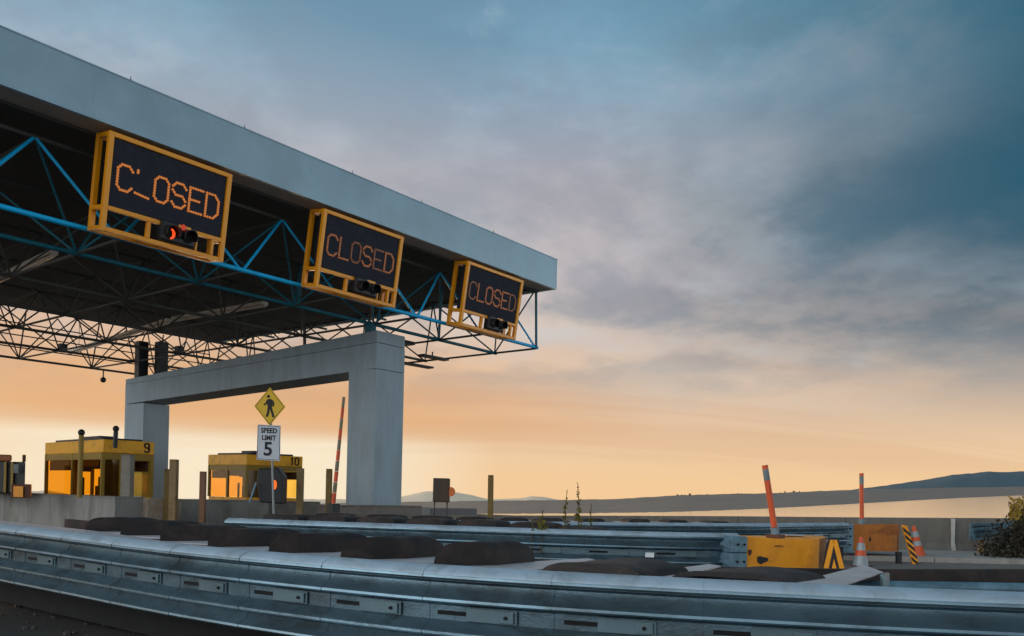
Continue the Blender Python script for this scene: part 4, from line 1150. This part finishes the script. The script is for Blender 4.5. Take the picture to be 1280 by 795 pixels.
MB().prism([c - right0 * .04, c + right0 * .1, c + right0 * .03 + up0 * .35, c + right0 * .03 + up0 * 1.0, c - right0 * .02 + up0 * 1.0, c - right0 * .01 + up0 * .35], fwd0 * .14).build('joint_mortar', mat('pale_mortar', (190, 186, 180), .9, 0, .15, 8), bar_r)
# pale concrete gutter paving in front, laid in slabs
pv = at(20, 8, 0)
for k in range(7):
    r0_, r1_ = -2 + k * 3.0, 1 + k * 3.0 - .015
    mb = MB(); mb.prism([at(19.6, r0_, .004), at(19.6, r1_, .004), at(22.9, r1_ + .6, .004), at(22.9, r0_ + .6, .004)], (0, 0, .12))
    o = mb.build('pavement', pave_m, None, .01); o['kind'] = 'structure'
mb = MB(); mb.prism([at(16.2, -4, .004), at(16.2, 24, .004), at(19.55, 26, .004), at(19.55, -4, .004)], (0, 0, .006))
o = mb.build('gutter', mat('worn_gutter_concrete', (112, 104, 98), .9, 0, .2, 3, (80, 74, 70), .6), None); o['kind'] = 'structure'
# dark island behind the near cushion
# guardrail stub at the barrier's right end
gr = thing('guardrail_end', tuple(at(21.6, rz(21.6, 1234), 0)), 'short length of steel guardrail before the barrier, half hidden by the bush', 'guardrail')
for k, (z, c_) in enumerate(((.86, .0), (.72, .0), (.60, .0))):
    a = at(21.6, rz(21.6, 1216 + k * 2), z); b_ = at(21.8, rz(21.8, 1275), z + .05)
    MB().tube(a, b_, .05, n=10).build('rail_rib', gal, gr, smooth=True)
MB().obox(at(21.64, rz(21.6, 1214), .48), right0 * 1.0, fwd0 * .02, (0, 0, .42)).build('rail_plate', gal_d, gr, .01)
MB().obox(at(21.7, rz(21.7, 1226), 0), right0 * .12, fwd0 * .12, (0, 0, .9)).build('post', post_m, gr, .01)

# ------------------------------------------------------------------ plants
def leafy(px, fd, ytop, ybase, label, n_=60, spread=.09, seed=1, cat='plant'):
    rnd = random.Random(seed)
    zb_ = H - .5; zt = H + (horiz(px) - ytop) / 1040 * fd
    p = at(fd, rz(fd, px), zb_); root = thing('weed', tuple(p), label, cat, 'weeds growing between the crash cushions')
    top = p + Vector((rnd.uniform(-.03, .03), rnd.uniform(-.03, .03), zt - zb_)); mid_ = p.lerp(top, .5) + right0 * rnd.uniform(-.03, .03)
    MB().tube(p - up0 * .3, mid_, .009, .007, n=5).tube(mid_, top, .007, .003, n=5).build('stem', stem_m, root)
    mb = MB()
    for k in range(n_):
        t_ = rnd.random() ** .9; c = (p.lerp(mid_, t_ * 2) if t_ < .5 else mid_.lerp(top, t_ * 2 - 1))
        w = spread * (1.15 - t_) * rnd.uniform(.4, 1)
        an = rnd.uniform(0, 2 * PI); out_ = Vector((math.cos(an), math.sin(an), rnd.uniform(.1, .9))).normalized()
        tip = c + out_ * w; sd = out_.cross(Vector((rnd.random(), rnd.random(), rnd.random()))).normalized() * w * .3
        m1 = c.lerp(tip, .5)
        mb.add([c, m1 + sd, tip, m1 - sd], [(0, 1, 2, 3)])
    mb.build('leaves', leaf_m, root)
leafy(724, 12.2, 603, 660, 'tallest weed, with a pale pointed tip, between the cushions', 74, .11, 1)
leafy(709.5, 12.2, 611.5, 660, 'second tallest leafy weed, just left of the tallest one', 58, .10, 2)
leafy(740, 12.4, 629, 660, 'shorter dark weed right of the two tall ones', 34, .09, 3)
leafy(678, 11.6, 637, 662, 'bushy short weed left of the tall ones', 46, .12, 4)
leafy(665.5, 11.6, 646, 662, 'smallest weed at the left of the clump', 20, .08, 5)
bush = thing('bush', tuple(at(19.5, rz(19.5, 1275), 0)), 'dark brush at the right edge with yellowish leaf tips, in front of the barrier', 'bush')
rnd = random.Random(11); mb = MB(); mt_ = MB()
bc = at(20.6, rz(20.6, 1288), 0)
for k in range(4600):
    a1, a2, rr = rnd.uniform(0, 2 * PI), rnd.uniform(-.1, PI / 2), rnd.random() ** .4
    c = bc + right0 * math.cos(a1) * math.cos(a2) * rr * 1.32 + fwd0 * math.sin(a1) * math.cos(a2) * rr * .7 + up0 * (math.sin(a2) * rr * (1.0 + .25 * math.sin(5 * a1)) + .05)
    if rnd.random() < .0: continue
    o_ = Vector((rnd.uniform(-1, 1), rnd.uniform(-1, 1), rnd.uniform(-.3, 1))).normalized(); w = rnd.uniform(.05, .13)
    sd = o_.cross(Vector((rnd.random(), rnd.random(), rnd.random()))).normalized() * w * .3
    mb.add([c, c + o_ * w * .5 + sd, c + o_ * w, c + o_ * w * .5 - sd], [(0, 1, 2, 3)])
for k in range(520):
    px = rnd.uniform(1262, 1300); ff = 20.6 + rnd.uniform(-.3, .3); z = H + rnd.uniform(-.35, .02 + .22 * abs(math.sin(px * .9))) * 1.0
    c = at(ff, rz(ff, px), z + (px - 1262) * .001)
    o_ = Vector((rnd.uniform(-.6, .6), rnd.uniform(-.6, .6), 1)).normalized(); w = rnd.uniform(.05, .12)
    sd = o_.cross(Vector((rnd.random(), rnd.random(), 0))).normalized() * w * .28
    mt_.add([c, c + o_ * w * .5 + sd, c + o_ * w, c + o_ * w * .5 - sd], [(0, 1, 2, 3)])
mb.build('foliage', bush_m, bush); mt_.build('leaf_tips', tipm, bush, kind='stuff')
tw = MB()
for k in range(26):
    px = rnd.uniform(1260, 1300); ff = 20.6; tw.tube(bc + right0 * rnd.uniform(-.5, .5), at(ff, rz(ff, px), H + rnd.uniform(-.1, .2)), .012, .004, n=4)
tw.build('branches', stem_m, bush)

# ------------------------------------------------------------------ loose stones on the dark ground at lower left
rnd = random.Random(5); mb = MB()
for k in range(420):
    f = rnd.uniform(4.5, 10); r = rnd.uniform(-.7, -.2) * f; p = at(f, r, 0)
    s = rnd.uniform(.006, .03) * (1 if rnd.random() < .95 else 2)
    mb.ball(p + Vector((0, 0, s * .3)), s, 5, 3, .6)
mb.build('gravel', stone_m, None, kind='stuff')
